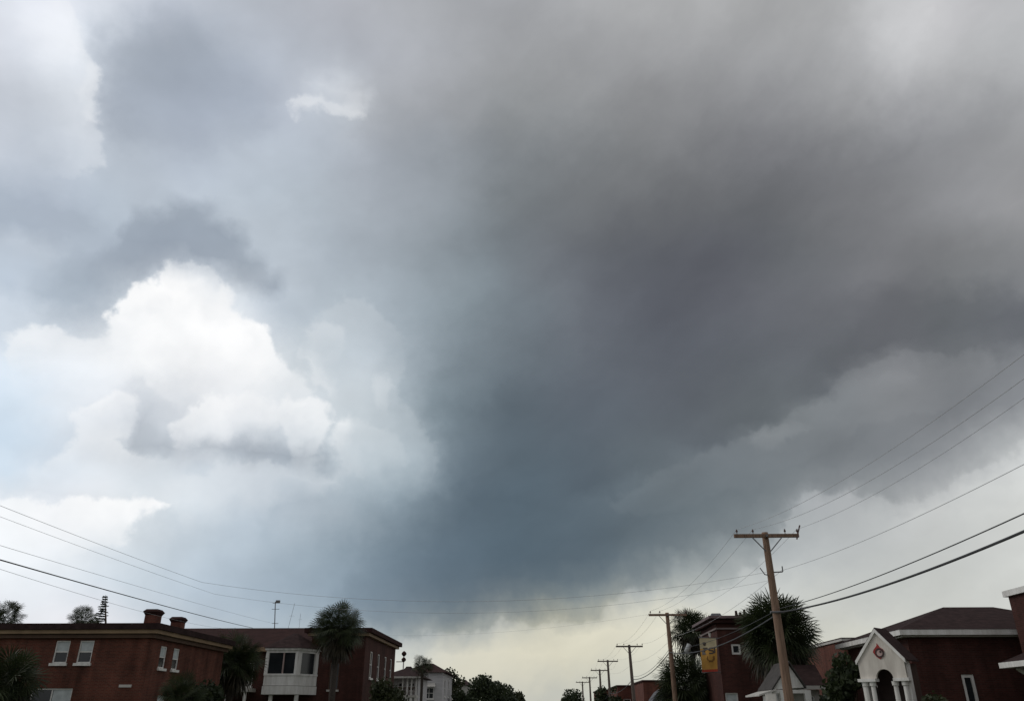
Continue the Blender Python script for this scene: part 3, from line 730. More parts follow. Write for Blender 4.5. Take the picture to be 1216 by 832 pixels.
# balcony
bal = MB().box(-26.3, -22.5, 65.3, 67.08, 3.22, 3.48); balo = bal.build('balcony', CREAM, b2)
for x in (-25.55, -22.75):
    MB().box(x - 0.13, x + 0.13, 65.36, 65.62, 3.482, 4.62).build('post', WHITE, balo)
for x0, x1 in ((-25.4, -22.9),):
    rp = MB(); rp.box(x0, x1, 65.45, 65.5, 4.25, 4.35); rp.box(x0, x1, 65.45, 65.5, 3.55, 3.62)
    k = x0 + 0.08
    while k < x1: rp.box(k, k + 0.05, 65.46, 65.49, 3.62, 4.25); k += 0.13
    rp.build('railing', CREAM, balo)
for x in (-25.9, -24.2, -22.8):
    MB().box(x - 0.1, x + 0.1, 65.4, 65.6, 0, 3.218).build('column', WHITE, balo)
# aerials on its roof
def aerial(px, y_top, y_bot, Y, arms, label, rm=0.045):
    a, b = at(px[0], y_top, Y), at(px[1], y_bot, Y)
    t = thing('aerial', label, 'antenna', (b.x, Y, b.z))
    MB().tube([b, a], rm, 6).build('mast', STEEL, t)
    for f, l in arms:
        p = b.lerp(a, f)
        MB().tube([p + Vector((-l, 0, 0)), p + Vector((l * 1.15, 0.1, 0.02))], rm * .45, 5).build('arm', STEEL, t)
    return t
ae = aerial((327, 326), 714, 746, 72, ((0.95, 0.24), (0.72, 0.3), (0.2, 0.25)), 'tall thin mast with short arms on the red roof beside the palm')
pt = at(330, 714, 72)
MB().box(pt.x - .16, pt.x + .18, 71.9, 72.1, pt.z - .12, pt.z + .12).build('head', STEEL, ae)
aerial((350, 342), 716, 746, 73.5, ((0.5, 0.2),), 'fainter leaning aerial standing right of the tall mast', 0.014)
aerial((357, 355), 728, 746, 72.5, ((0.6, 0.15),), 'short thin aerial, nearest of three to the tall palm', 0.012)

# ------------------------------------------------------------------ left: porch house beyond
Y3 = 88.0
c3 = at(500, 803, Y3); l3 = at(455, 803, Y3)
b3 = thing('porch_house', 'dark roofed house with white upstairs porch columns beside the brick house', 'house', ((c3.x + l3.x) / 2, Y3 + 4, 0))
zE = c3.z
walls(MB(), l3.x, c3.x - 0.5, Y3 + 1.6, Y3 + 9, 0, zE - 0.05, {'S': [(c3.x - 2.6, c3.x - 1.9, 3.9, zE - .5), (c3.x - 1.5, c3.x - .9, 3.9, zE - .5)]}).build('wall', GREY_WALL, b3)
for u0, u1 in ((c3.x - 2.6, c3.x - 1.9), (c3.x - 1.5, c3.x - .9)):
    window(b3, 'S', Y3 + 1.6, u0, u1, 3.9, zE - .5)
top3 = at(482, 790.5, Y3 + 4)
hip(MB(), l3.x - 0.4, c3.x + 0.1, Y3 - 0.4, Y3 + 9.4, zE - 0.02, l3.x + 2.2, top3.x, Y3 + 4.4, top3.z).build('roof', ROOF_DARK, b3)
MB().box(l3.x - .42, c3.x + .12, Y3 - .47, Y3 - .4, zE - .14, zE + 0.03).build('fascia', CREAM, b3)
dk = at(480, 826, Y3)
deck = MB().box(l3.x, c3.x - 0.4, Y3, Y3 + 1.59, dk.z - 0.12, dk.z + 0.1).build('porch_deck', CREAM, b3)
for px in (478, 483.5, 488.5, 494):
    x = at(px, 812, Y3).x
    MB().box(x - .07, x + .07, Y3 + .05, Y3 + .25, dk.z + .102, zE - .142).build('column', WHITE, b3)
    MB().box(x - .12, x + .12, Y3 + .04, Y3 + .28, 0, dk.z - .122).build('column', WHITE, b3)
rl = MB().box(l3.x, c3.x - .5, Y3 + .1, Y3 + .2, dk.z + .75, dk.z + .85)
k = l3.x
while k < c3.x - .5: rl.box(k, k + .05, Y3 + .12, Y3 + .18, dk.z + .1, dk.z + .75); k += .16
rl.build('railing', BROWN, b3)
fx = at(479, 790, Y3 + 3)
fn = thing('roof_ventilator', 'rusty twin ball roof ventilator beyond the brick house corner', 'ventilator', (fx.x, Y3 + 3, fx.z - .3))
MB().tube([(fx.x, Y3 + 3, fx.z - .5), (fx.x, Y3 + 3, fx.z + 1.2)], 0.07, 6).build('stem', CREAM, fn)
for dz, rr in ((0.62, .26), (1.22, .28)):
    q = [(fx.x, Y3 + 3, fx.z + dz - rr + 2 * rr * i / 6) for i in range(7)]
    MB().tube(q, [rr * math.sin(math.pi * (i + .35) / 6.7) for i in range(7)], 9).build('ball', ROOF_RED, fn)
MB().tube([(fx.x - .8, Y3 + 3, fx.z + .42), (fx.x, Y3 + 3, fx.z + .42)], 0.05, 5).build('arm', CREAM, fn)

# ------------------------------------------------------------------ left: white siding house
Y4 = 100.0
a4, c4 = at(478, 798, Y4), at(526, 798, Y4)
b4 = thing('siding_house', 'white siding house with a dark red hip roof behind the slim palm', 'house', ((a4.x + c4.x) / 2, Y4 + 5, 0))
w4 = at(504, 818, Y4).x; w5 = at(515, 818, Y4).x
walls(MB(), a4.x, c4.x, Y4, Y4 + 11, 0, c4.z, {'S': [(w4, w5, 3.3, 4.5)], 'E': [(Y4 + 2, Y4 + 3.2, 3.6, 5.4), (Y4 + 6, Y4 + 7.2, 3.6, 5.4)]}).build('wall', GREY_WALL, b4)
window(b4, 'S', Y4, w4, w5, 3.3, 4.5, mullion=1)
for u in (2, 6): window(b4, 'E', c4.x, Y4 + u, Y4 + u + 1.2, 3.6, 5.4)
sd = MB()
k = 0.3
while k < c4.z: sd.box(a4.x + .02, c4.x + .012, Y4 - .012, Y4 - .002, k, k + .16) if not (3.1 < k < 4.6) else None; k += .24
sd.build('clapboard', GREY_WALL, b4)
p4 = at(514, 787, Y4 + 5)
hip(MB(), a4.x - .4, c4.x + .5, Y4 - .5, Y4 + 11.5, c4.z + .02, a4.x + 2.2, p4.x, Y4 + 5.5, p4.z).build('roof', ROOF_RED, b4)
aw = MB(); aw.face([(w4 - .15, Y4 - .02, 5.0), (w5 + .15, Y4 - .02, 5.0), (w5 + .25, Y4 - .75, 4.62), (w4 - .25, Y4 - .75, 4.62)])
aw.face([(w4 - .25, Y4 - .75, 4.55), (w5 + .25, Y4 - .75, 4.55), (w5 + .15, Y4 - .02, 4.93), (w4 - .15, Y4 - .02, 4.93)])
aw.face([(w4 - .25, Y4 - .75, 4.62), (w5 + .25, Y4 - .75, 4.62), (w5 + .25, Y4 - .75, 4.55), (w4 - .25, Y4 - .75, 4.55)])
aw.build('awning', CREAM, b4)

# ------------------------------------------------------------------ left: small pale house far along
Y5 = 126.0
a5, c5 = at(540, 813, Y5), at(557, 813, Y5)
b5 = thing('small_house', 'small pale house half hidden between the dark far trees', 'house', ((a5.x + c5.x) / 2, Y5 + 3, 0))
walls(MB(), a5.x, c5.x, Y5, Y5 + 8, 0, c5.z, {'S': [(a5.x + .9, a5.x + 1.6, 2.6, 4.0)]}).build('wall', CREAM, b5)
window(b5, 'S', Y5, a5.x + .9, a5.x + 1.6, 2.6, 4.0)
hip(MB(), a5.x - .4, c5.x + .4, Y5 - .4, Y5 + 8.4, c5.z + .02, a5.x + 1.3, c5.x - 1.0, Y5 + 4, c5.z + .9).build('roof', ROOF_DARK, b5)

# ================================================================== right: brick block with the banner
r1 = thing('brick_block', 'dark maroon brick block behind the banner and big palm', 'building', (14.5, 57, 0))
o1 = at(868, 764, 54); o2 = at(880.5, 776.5, 54)
q1 = at(861, 822, 54); q2 = at(876, 822, 54)
ops = {'S': [(o1.x, o2.x, o2.z, o1.z), (q1.x, q2.x, 1.2, q1.z)], 'W': [(55.6, 56.5, 0.9, 2.3)]}
walls(MB(), 11.53, 16.4, 54, 59.2, 0, 6.98, ops).build('wall', BRICK_B, r1)
ring(MB(), 11.53, 16.4, 54, 59.2, 6.60, 6.70, 0.09).build('string_course', nmat('weathered_stone', (0.22, 0.18, 0.17), 0.9), r1)
ring(MB(), 11.53, 16.4, 54, 59.2, 6.982, 7.24, 0.35).build('cornice', ROOF_RED, r1)
ring(MB(), 11.53, 16.4, 54, 59.2, 7.242, 7.40, 0.52).build('parapet', nmat('parapet_metal', (0.16, 0.11, 0.11), 0.6), r1)
window(r1, 'S', 54, o1.x, o2.x, o2.z, o1.z, fw=0.12, rail=False, sill=False)
window(r1, 'S', 54, q1.x, q2.x, 1.2, q1.z, blind=(0, 1, .4, 1))
for h in ops['W']: window(r1, 'W', 11.53, *h, fmat=CREAM)
cp = at(880, 733, 57)
ch = MB().box(cp.x - .42, cp.x + .42, 56.7, 57.3, 7.3, cp.z + .16).build('chimney', ROOF_RED, r1)
for dx, hh in ((-.3, .30), (-.02, .2), (.27, .38)):
    MB().tube([(cp.x + dx, 57, cp.z + .1), (cp.x + dx, 57, cp.z + .16 + hh)], [.1, .08], 8).build('chimney_pot', ROOF_RED, ch)
vp = at(850, 731, 56)
MB().prism([(vp.x - .5, 55.7), (vp.x + .5, 55.7), (vp.x + .5, 56.3), (vp.x - .5, 56.3)], 7.38, vp.z + .16, 0.55).build('vent', STEEL, r1)

# banner hung from the corner of the block
bn = thing('street_banner', 'gold and cream hanging banner with dark lettering, on the maroon block corner', 'banner', (11.0, 54.4, 4.5))
YB = 53.7
tl, tr_, bl_, br_ = at(830.5, 757, YB), at(850.5, 757.5, YB), at(834, 797.5, YB), at(852.5, 796.5, YB)
def bp(u, v, off=0.0):                  # u across, v down; gently rippled cloth
    p = tl.lerp(tr_, u).lerp(bl_.lerp(br_, u), v)
    return Vector((p.x, YB + 0.05 * math.sin(v * 7 + u * 2) + 0.03 * math.sin(u * 9) - off, p.z))
def cloth(v0, v1, mat, name, par, nu=10, nv=10, u0=0.0, u1=1.0, off=0.0, th=0.012):
    m = MB()
    for i in range(nu):
        for j in range(nv):
            ua, ub = u0 + (u1 - u0) * i / nu, u0 + (u1 - u0) * (i + 1) / nu
            va, vb = v0 + (v1 - v0) * j / nv, v0 + (v1 - v0) * (j + 1) / nv
            m.face([bp(ua, vb, off), bp(ub, vb, off), bp(ub, va, off), bp(ua, va, off)])
            m.face([bp(ua, va, off - th), bp(ub, va, off - th), bp(ub, vb, off - th), bp(ua, vb, off - th)])
    for e in range(nv):
        va, vb = v0 + (v1 - v0) * e / nv, v0 + (v1 - v0) * (e + 1) / nv
        for uu in (u0, u1): m.face([bp(uu, va, off), bp(uu, vb, off), bp(uu, vb, off - th), bp(uu, va, off - th)])
    return m.build(name, mat, par)
cl = cloth(0.32, 0.93, BANNER_GOLD, 'cloth', bn)
cloth(0.0, 0.319, BANNER_PALE, 'header_cloth', bn, nv=5)
cloth(0.931, 1.0, BANNER_RED, 'hem', bn, nv=2)
def strokes(name, segs, mat, w=0.05):
    m = MB()
    for (ua, va), (ub, vb) in segs:
        a, b = Vector((ua, va)), Vector((ub, vb)); d = (b - a).normalized()
        asp = 0.5
        nx, ny = -d.y * w, d.x * w * asp
        q = [(ua - nx, va - ny), (ub - nx, vb - ny), (ub + nx, vb + ny), (ua + nx, va + ny)]
        m.face([bp(u, v, 0.008) for u, v in q]); m.face([bp(u, v, 0.018) for u, v in reversed(q)])
        for k in range(4):
            (u1, v1), (u2, v2) = q[k], q[(k + 1) % 4]
            m.face([bp(u1, v1, 0.008), bp(u2, v2, 0.008), bp(u2, v2, 0.018), bp(u1, v1, 0.018)])
    return m.build(name, mat, bn)
strokes('mark', [((.18, .15), (.38, .15)), ((.20, .19), (.36, .19)), ((.28, .12), (.28, .23))], BANNER_INK, 0.05)
strokes('lettering', [((.16, .31), (.44, .30)), ((.30, .31), (.20, .45)), ((.52, .31), (.78, .29)), ((.52, .31), (.52, .37)), ((.52, .37), (.78, .38)), ((.78, .38), (.78, .45)), ((.78, .45), (.5, .46)), ((.86, .29), (.86, .45))], BANNER_INK, 0.045)
strokes('lettering', [((.12, .42), (.3, .48)), ((.14, .38), (.14, .5))], nmat('banner_grey', (.2, .18, .16), .8), 0.05)
strokes('emblem', [((.36, .57), (.84, .57)), ((.34, .61), (.86, .61)), ((.38, .65), (.82, .65)), ((.46, .69), (.74, .69))], nmat('banner_brown', (.24, .12, .035), .8), 0.06)
MB().tube([(tl.x - .05, YB, tl.z + .03), (11.55, YB + .35, tr_.z + .03)], 0.03, 8).build('rod', STEEL, bn)
MB().tube([(11.0, YB + .1, tl.z + .06), (11.0, YB + .1, tl.z + .3)], [.05, .09], 8).build('finial', CREAM, bn)
MB().tube([(bl_.x - .02, YB, bl_.z - .03), (11.55, YB + .35, br_.z - .03)], 0.025, 8).build('rod', STEEL, bn)

# ------------------------------------------------------------------ right: plain brick hall set back
r2 = thing('brick_hall', 'long orange red brick hall with a pale coping, behind the porch house', 'building', (26, 63, 0))
ops = {'W': [(60, 61, 2.0, 3.6)]}
walls(MB(), 20.55, 33, 57, 69.3, 0, 6.12, ops).build('wall', BRICK_C, r2)
window(r2, 'W', 20.55, *ops['W'][0])
ring(MB(), 20.55, 33, 57, 69.3, 6.122, 6.28, 0.1).build('coping', CREAM, r2)
ring(MB(), 20.55, 33, 57, 69.3, 6.282, 6.33, 0.12).build('coping_edge', ROOF_RED, r2)

# ------------------------------------------------------------------ right: church hall with hip roof
r3 = thing('church_hall', 'dark brick hall with a hip roof and long white eaves', 'building', (21, 44, 0))
n1, n2 = at(1141, 800, 40.1), at(1156, 800, 40.1)
ops = {'S': [(n1.x, n2.x, 0.9, n1.z)], 'W': [(44.5, 45.3, 1.0, 3.0)]}
walls(MB(), 17.5, 27, 40.1, 48, 0, 4.93, ops).build('wall', BRICK_B, r3)
window(r3, 'S', 40.1, n1.x, n2.x, 0.9, n1.z, fw=0.14, rail=False, sill=False)
window(r3, 'W', 17.5, *ops['W'][0], fw=0.1)
ring(MB(), 17.5, 27, 40.1, 48, 4.932, 5.0, 0.3).build('soffit', CREAM, r3)
ring(MB(), 17.5, 27, 40.1, 48, 5.002, 5.24, 0.5).build('fascia', WHITE, r3)
hip(MB(), 16.98, 27.5, 39.58, 48.5, 5.25, 21.4, 24.0, 44.0, 6.75).build('roof', ROOF_DARK, r3)

# white gabled entrance porch at its corner, turned towards the street
A_, B_ = Vector((14.45, 38.65)), Vector((15.9, 37.2))
ud = (B_ - A_).normalized(); nd = Vector((-ud.y, ud.x))
WP = (B_ - A_).length
def pp(u, d, z): q = A_ + ud * u + nd * d; return (q.x, q.y, z)
pch = thing('entrance_porch', 'white gabled entrance porch with arch, columns and round red emblem', 'porch', (15.6, 38.3, 0))
EZ, AZ_ = 3.90, 5.08
def pbox(mb, u0, u1, d0, d1, z0, z1):
    c = lambda z: [pp(u0, d0, z), pp(u1, d0, z), pp(u1, d1, z), pp(u0, d1, z)]
    lo, hi = c(z0), c(z1)
    mb.face(lo[::-1]); mb.face(hi)
    for i in range(4): j = (i + 1) % 4; mb.face([lo[i], lo[j], hi[j], hi[i]])
    return mb
gb = MB(); uc, ar, za = WP * 0.53, 0.37, 3.06
arc = [(uc + ar * math.cos(t), za + ar * math.sin(t)) for t in [math.pi * i / 16 for i in range(17)]]   # right to left
def roofz(u): return EZ + (AZ_ - EZ) * (1 - abs(u - WP / 2) / (WP / 2))
for d in (0.0, 0.14):
    outer = []
    for (u, z) in arc: outer.append((u, roofz(u)))
    for i in range(16):
        a, b = arc[i], arc[i + 1]; q = [a, b, outer[i + 1], outer[i]]
        if d: q = q[::-1]
        gb.face([pp(u, d, z) for u, z in q])
    for q in ([(0, za), (uc - ar, za), (uc - ar, roofz(uc - ar)), (0, EZ)], [(uc + ar, za), (WP, za), (WP, EZ), (uc + ar, roofz(uc + ar))]):
        if not d: q = q[::-1]
        gb.face([pp(u, d, z) for u, z in q])
for i in range(16):
    a, b = arc[i], arc[i + 1]
    gb.face([pp(a[0], 0, a[1]), pp(b[0], 0, b[1]), pp(b[0], .14, b[1]), pp(a[0], .14, a[1])])
gb.build('gable', nmat('gable_stucco', (0.66, 0.62, 0.56), 0.8, 0.05, 2.2, stretch=(1.8, 1.8, 0.4), dark=(0.48, 0.44, 0.39)), pch)
rk = MB()
for s in (0, 1):
    e0, e1 = (-.08, EZ - .08) if s == 0 else (WP + .08, EZ - .08), (WP / 2, AZ_ + .05)
    for a, b in ((e0, e1),):
        for d0, d1 in ((-.07, 0.2),):
            q = [(a[0], a[1]), (b[0], b[1]), (b[0], b[1] - .17), (a[0], a[1] - .17)]
            f0 = [pp(u, d0, z) for u, z in q]; f1 = [pp(u, d1, z) for u, z in q]
            rk.face(f0); rk.face(f1[::-1])
            for i in range(4): j = (i + 1) % 4; rk.face([f0[i], f0[j], f1[j], f1[i]])
rk.build('rake_trim', WHITE, pch)
DP = 1.25
sw = MB(); pbox(sw, WP - .12, WP, 0.5, DP, 0, EZ - .25); pbox(sw, 0, .12, 0.5, DP, 0, EZ - .25); sw.build('side_wall', BRICK_B, pch)
cn = MB(); pbox(cn, WP - .16, WP + .03, 0.142, 0.498, 0, EZ - .1); pbox(cn, -.03, .16, 0.142, 0.498, 0, EZ - .1); cn.build('pilaster', WHITE, pch)
rfp = MB()
for a, b in (((-.16, EZ - .12), (WP / 2, AZ_ + .1)), ((WP + .16, EZ - .12), (WP / 2, AZ_ + .1))):
    f0 = [pp(a[0], -.02, a[1]), pp(b[0], -.02, b[1]), pp(b[0], DP, b[1]), pp(a[0], DP, a[1])]
    f1 = [(p[0], p[1], p[2] - .05) for p in f0]
    rfp.face(f0); rfp.face(f1[::-1])
    for i in range(4): j = (i + 1) % 4; rfp.face([f0[i], f0[j], f1[j], f1[i]])
rfp.build('roof', ROOF_DARK, pch)
en = MB(); pbox(en, -.1, uc - ar - .02, -.12, .3, 2.93, 3.055); pbox(en, uc + ar + .02, WP + .1, -.12, .3, 2.93, 3.055); en.build('entablature', WHITE, pch)
for u in (.14, .47, WP - .58, WP - .16):
    c = MB(); q = Vector(pp(u, .08, 0))
    c.tube([(q.x, q.y, 0), (q.x, q.y, .15), (q.x, q.y, .16), (q.x, q.y, 2.75), (q.x, q.y, 2.76), (q.x, q.y, 2.928)], [.16, .16, .115, .098, .14, .15], 14)
    c.build('column', WHITE, pch)
dr = MB(); pbox(dr, .12, WP - .12, 1.3, 1.36, 0, 3.6); dr.build('door', nmat('door_dark', (.06, .04, .035), .5), pch)
# emblem: a red flame-topped lozenge with a ringed pale disc
em = MB(); eu, ez = WP * .50, 4.14
out = [(-.25, .0), (-.12, -.2), (.02, -.30), (.17, -.2), (.25, 0.02), (.2, .12), (.08, .2), (.04, .28), (-.02, .37), (-.03, .27), (-.12, .18), (-.2, .1)]
f0 = [pp(eu + u, -.03, ez + z) for u, z in out]; f1 = [pp(eu + u, -.004, ez + z) for u, z in out]
em.face(f0)
for i in range(len(out)): j = (i + 1) % len(out); em.face([f0[i], f0[j], f1[j], f1[i]])
emo = em.build('emblem', EMBLEM_RED, pch)
def disc(uo, zo, ro, ri, d, mat, name):
    m = MB(); n = 20
    for i in range(n):
        a, b = 2 * math.pi * i / n, 2 * math.pi * (i + 1) / n
        q = [(uo + ri * math.cos(a), zo + ri * math.sin(a)), (uo + ro * math.cos(a), zo + ro * math.sin(a)), (uo + ro * math.cos(b), zo + ro * math.sin(b)), (uo + ri * math.cos(b), zo + ri * math.sin(b))]
        m.face([pp(u, d, z) for u, z in q])
        m.face([pp(q[1][0], d, q[1][1]), pp(q[2][0], d, q[2][1]), pp(q[2][0], -.03, q[2][1]), pp(q[1][0], -.03, q[1][1])])
    return m.build(name, mat, emo)
disc(eu + .05, ez - .04, .20, .13, -.045, EMBLEM_DARK, 'ring')
disc(eu + .05, ez - .05, .125, .0, -.05, nmat('emblem_pale', (.42, .30, .28), .6), 'disc')
disc(eu + .10, ez - .0, .05, .0, -.056, EMBLEM_DARK, 'dot')

# ------------------------------------------------------------------ right: tall brick building at the frame's edge
k4 = at(1196, 703, 38.8)
r4 = thing('brick_building', 'taller dark brick building with a white coping at the right edge', 'building', (k4.x + 4, 34, 0))
walls(MB(), k4.x, k4.x + 9, 27, 38.8, 0, k4.z - .2, {'W': [(30, 31, 1, 3)]}).build('wall', BRICK_B, r4)
window(r4, 'W', k4.x, 30, 31, 1, 3)
ring(MB(), k4.x, k4.x + 9, 27, 38.8, k4.z - .198, k4.z + .06, 0.16).build('coping', WHITE, r4)
kp = at(1188, 790, 36.6)
pr = MB()
xe = kp.x; zr = kp.z
q0 = [(xe, 33.2, zr + .12), (xe, 36.6, zr + .12), (k4.x - .002, 36.6, zr + .95), (k4.x - .002, 33.2, zr + .95)]
q1 = [(p[0], p[1], p[2] - .1) for p in q0]
pr.face(q0); pr.face(q1[::-1])
for i in range(4): j = (i + 1) % 4; pr.face([q0[i], q0[j], q1[j], q1[i]])
pro = pr.build('porch_roof', ROOF_DARK, r4)
MB().box(xe - .06, xe + .06, 33.2, 36.6, zr - .1, zr + .115).box(xe + .061, k4.x - .003, 36.45, 36.6, zr - .1, zr + .02).build('fascia', WHITE, pro)
MB().tube([(xe + .5, 36.3, zr - .1), (xe + .75, 36.3, zr - .25), (k4.x - .02, 36.3, zr - .55)], [.09, .12, .06], 8).build('bracket', WHITE, pro)
MB().box(k4.x - .6, k4.x - .004, 33.3, 36.2, 0, zr - .11).build('porch_pier', BRICK_C, r4)

# ------------------------------------------------------------------ right: little porch house behind the near pole
r5 = thing('porch_cottage', 'low cottage with a dark hip roof and white gabled porch behind the near pole', 'house', (13.8, 47, 0))
e5 = at(946, 815, 45); e6 = at(982, 815, 45); rt0 = at(938, 788.5, 47); rt1 = at(969, 788.5, 47)
walls(MB(), e5.x - .6, e6.x - .3, 45.4, 49.2, 0, e5.z - .12, {'S': [(e6.x - 1.15, e6.x - .6, 1.2, 2.5)]}).build('wall', CREAM, r5)
window(r5, 'S', 45.4, e6.x - 1.15, e6.x - .6, 1.2, 2.5, sill=False)
hip(MB(), e5.x - .9, e6.x, 45, 49.6, e5.z + .02, rt0.x, rt1.x, 47.2, rt0.z).build('roof', ROOF_DARK, r5)
MB().box(e5.x - .3, e6.x + .02, 44.93, 45.0, e5.z - .12, e5.z + .06).build('fascia', CREAM, r5)
g0, g1, ga = at(919, 818, 44.2), at(955.5, 815.5, 44.2), at(937, 789, 44.2)
gm = MB()
q = [(g0.x, g0.z), (g1.x, g1.z), (ga.x, ga.z)]
gm.face([(x, 44.3, z) for x, z in q]); gm.face([(x, 44.4, z) for x, z in reversed(q)])
for i in range(3): j = (i + 1) % 3; gm.face([(q[i][0], 44.3, q[i][1]), (q[j][0], 44.3, q[j][1]), (q[j][0], 44.4, q[j][1]), (q[i][0], 44.4, q[i][1])])
gm.build('gable', WHITE, r5)
gr = MB()
for (x, z), sgn in (((g0.x - .12, g0.z - .05), -1), ((g1.x + .06, g1.z - .05), 1)):
    q0 = [(x, 44.1, z), (ga.x, 44.1, ga.z + .1), (ga.x, 47.0, ga.z + .1), (x, 47.0, z)]
    q1 = [(p[0], p[1], p[2] + .09) for p in q0]
    gr.face(q0); gr.face(q1[::-1])
    for i in range(4): j = (i + 1) % 4; gr.face([q0[i], q0[j], q1[j], q1[i]])
gr.build('porch_roof', nmat('porch_shingle', (.062, .056, .052), .9, .25, 3.0), r5)
c0 = at(900.5, 824, 44.2)
cp_ = MB(); q0 = [(c0.x, 44.1, c0.z), (g0.x + .1, 44.1, g0.z + .03), (g0.x + .1, 47, g0.z + .03), (c0.x, 47, c0.z)]
q1 = [(p[0], p[1], p[2] - .08) for p in q0]
cp_.face(q0); cp_.face(q1[::-1])
for i in range(4): j = (i + 1) % 4; cp_.face([q0[i], q0[j], q1[j], q1[i]])
cp_.build('canopy', CREAM, r5)
for px, w in ((906.5, .05), (930, .17), (959, .15)):
    x = at(px, 826, 44.35).x
    MB().box(x - w, x + w, 44.2, 44.2 + 2 * w, 0, (c0.z - .05) if px < 910 else g0.z - .03).build('column', WHITE, r5)
MB().box(g0.x - .1, g1.x + .1, 44.25, 44.296, g0.z - .18, g0.z - .01).build('beam', WHITE, r5)

# ------------------------------------------------------------------ right: far red brick shops
for (pxa, pxb, py, Y, dep, lab, nm) in ((763.5, 800, 807, 96, 12, 'tallest of the far red brick shops, with a flat roof', 'brick_shop'),
                                        (733, 763, 813, 108, 14, 'lower far red brick shop with flat roof beyond the third pole', 'brick_shop'),
                                        (712, 733, 818, 126, 14, 'lowest and farthest red brick shop, mostly behind the squarish tree', 'brick_shop')):
    a, c = at(pxa, py, Y), at(pxb, py, Y)
    t = thing(nm, lab, 'shop', ((a.x + c.x) / 2, Y + dep / 2, 0), 'brick shops along the far right side')
    w0 = a.x + 0.4
    so = [(w0 + .3, w0 + 1.2, 2.2, 3.4), (w0 + 1.9, w0 + 2.6, 2.2, 3.4)]
    walls(MB(), a.x, c.x, Y, Y + dep, 0, a.z - .15, {'S': so}).build('wall', BRICK_C, t)
    ring(MB(), a.x, c.x, Y, Y + dep, a.z - .148, a.z + .02, .12).build('coping', ROOF_RED, t)
    for h in so: window(t, 'S', Y, *h)
# grey canvas awning in front of them
aw0 = at(770, 832, 80); aw1 = at(791, 815, 80)
awn = thing('canvas_canopy', 'rounded grey canvas canopy beside the second pole', 'canopy', ((aw0.x + aw1.x) / 2, 81, 0))
m = MB()
pr_ = [(0, 0), (.25, .5), (.55, .8), (.8, .93), (1, .97)]
hz = at(785, 815, 80).z
for i in range(4):
    (ua, va), (ub, vb) = pr_[i], pr_[i + 1]
    xa, xb = aw0.x + (aw1.x - aw0.x) * ua, aw0.x + (aw1.x - aw0.x) * ub
    za_, zb_ = 1.9 + (hz - 1.9) * va, 1.9 + (hz - 1.9) * vb
    m.face([(xa, 80, za_), (xb, 80, zb_), (xb, 83, zb_), (xa, 83, za_)]); m.face([(xa, 83, za_ - .04), (xb, 83, zb_ - .04), (xb, 80, zb_ - .04), (xa, 80, za_ - .04)])
    m.face([(xa, 80, 1.9), (xb, 80, 1.9), (xb, 80, zb_), (xa, 80, za_)] if i else [(xb, 80, 1.9), (xb, 80, zb_), (xa, 80, za_)])
m.build('canvas', nmat('grey_canvas', (.13, .13, .14), .8, .2, 2.0), awn)
for x, y in ((aw0.x + .1, 80.05), (aw1.x - .05, 80.05), (aw0.x + .1, 82.9), (aw1.x - .05, 82.9)):
    MB().tube([(x, y, 0), (x, y, 1.95)], .04, 6).build('post', STEEL, awn)

# ================================================================== utility poles
pole_specs = [(at(908, 632, 33), at(938, 832, 33)), (at(792, 727, 58.3), at(803, 832, 58.3)), (at(747, 765, 83), at(754, 832, 83)),
              (at(721.5, 783, 109), at(725.5, 832, 109)), (at(712, 794, 124), at(714.5, 832, 124)), (at(700, 803, 149), at(702, 832, 149)), (at(691.5, 808.5, 172), at(693, 832, 172))]
ARM_DZ = 0.17
PINS = (-1.19, -0.53, 0.78, 1.28)
def make_pole(top, foot, mat, label, brackets=False, arm=1.32):
    base = Vector((foot.x, foot.y, 0))
    t = thing('utility_pole', label, 'utility pole', base, 'wooden utility poles along the right of the street')
    n = 14
    pts = [base + (top - base) * (i / n) for i in range(n + 1)]
    MB().tube(pts, [0.20 - 0.072 * i / n for i in range(n + 1)], 16).build('shaft', mat, t, smooth=True)
    za = top.z - ARM_DZ
    arm_ = MB().box(top.x - arm, top.x + arm, top.y - .24, top.y - .12, za - .07, za + .07).build('crossarm', mat, t)
    for s in (-1, 1):
        MB().tube([(top.x + s * .62, top.y - .26, za - .06), (top.x + s * .10, top.y - .17, za - .62)], .022, 6).build('brace', STEEL, t)
    for k, x in enumerate(PINS):
        pin = MB(); X = top.x + x; Yp = top.y - .18
        pin.tube([(X, Yp, za + .072), (X, Yp, za + .15), (X, Yp, za + .155), (X, Yp, za + .20), (X, Yp, za + .22), (X, Yp, za + .27)], [.016, .016, .038, .048, .032, .028], 9)
        pin.build('insulator', PORCELAIN, t)
    bolt = MB().box(top.x - .045, top.x + .045, top.y - .275, top.y - .242, za - .045, za + .045).build('bolt', STEEL, t)
    if brackets:
        zn = at(930, 676, 33).z
        ax = top.x + .05
        MB().tube([(ax + .10, 33, zn - .1), (ax + .42, 32.9, zn - .1), (ax + .44, 32.9, zn - .08), (ax + .44, 32.9, zn + .12)], .025, 6).build('bracket', STEEL, t)
        MB().tube([(ax - .10, 33, zn - .22), (ax - .30, 32.9, zn - .2), (ax - .42, 32.9, zn), (ax - .46, 32.9, zn + .06)], .022, 6).build('bracket', STEEL, t)
        zc = at(925, 727, 33).z
        MB().tube([(ax - .3, 32.82, zc), (ax + .25, 32.82, zc)], .045, 6).build('clamp', STEEL, t)
        MB().tube([(top.x + 1.2, top.y - .26, za - .16), (top.x + 1.3, top.y - .2, za + .1), (top.x + 1.42, top.y - .2, za + .42)], .03, 6).build('cutout', PORCELAIN, t)
    return t
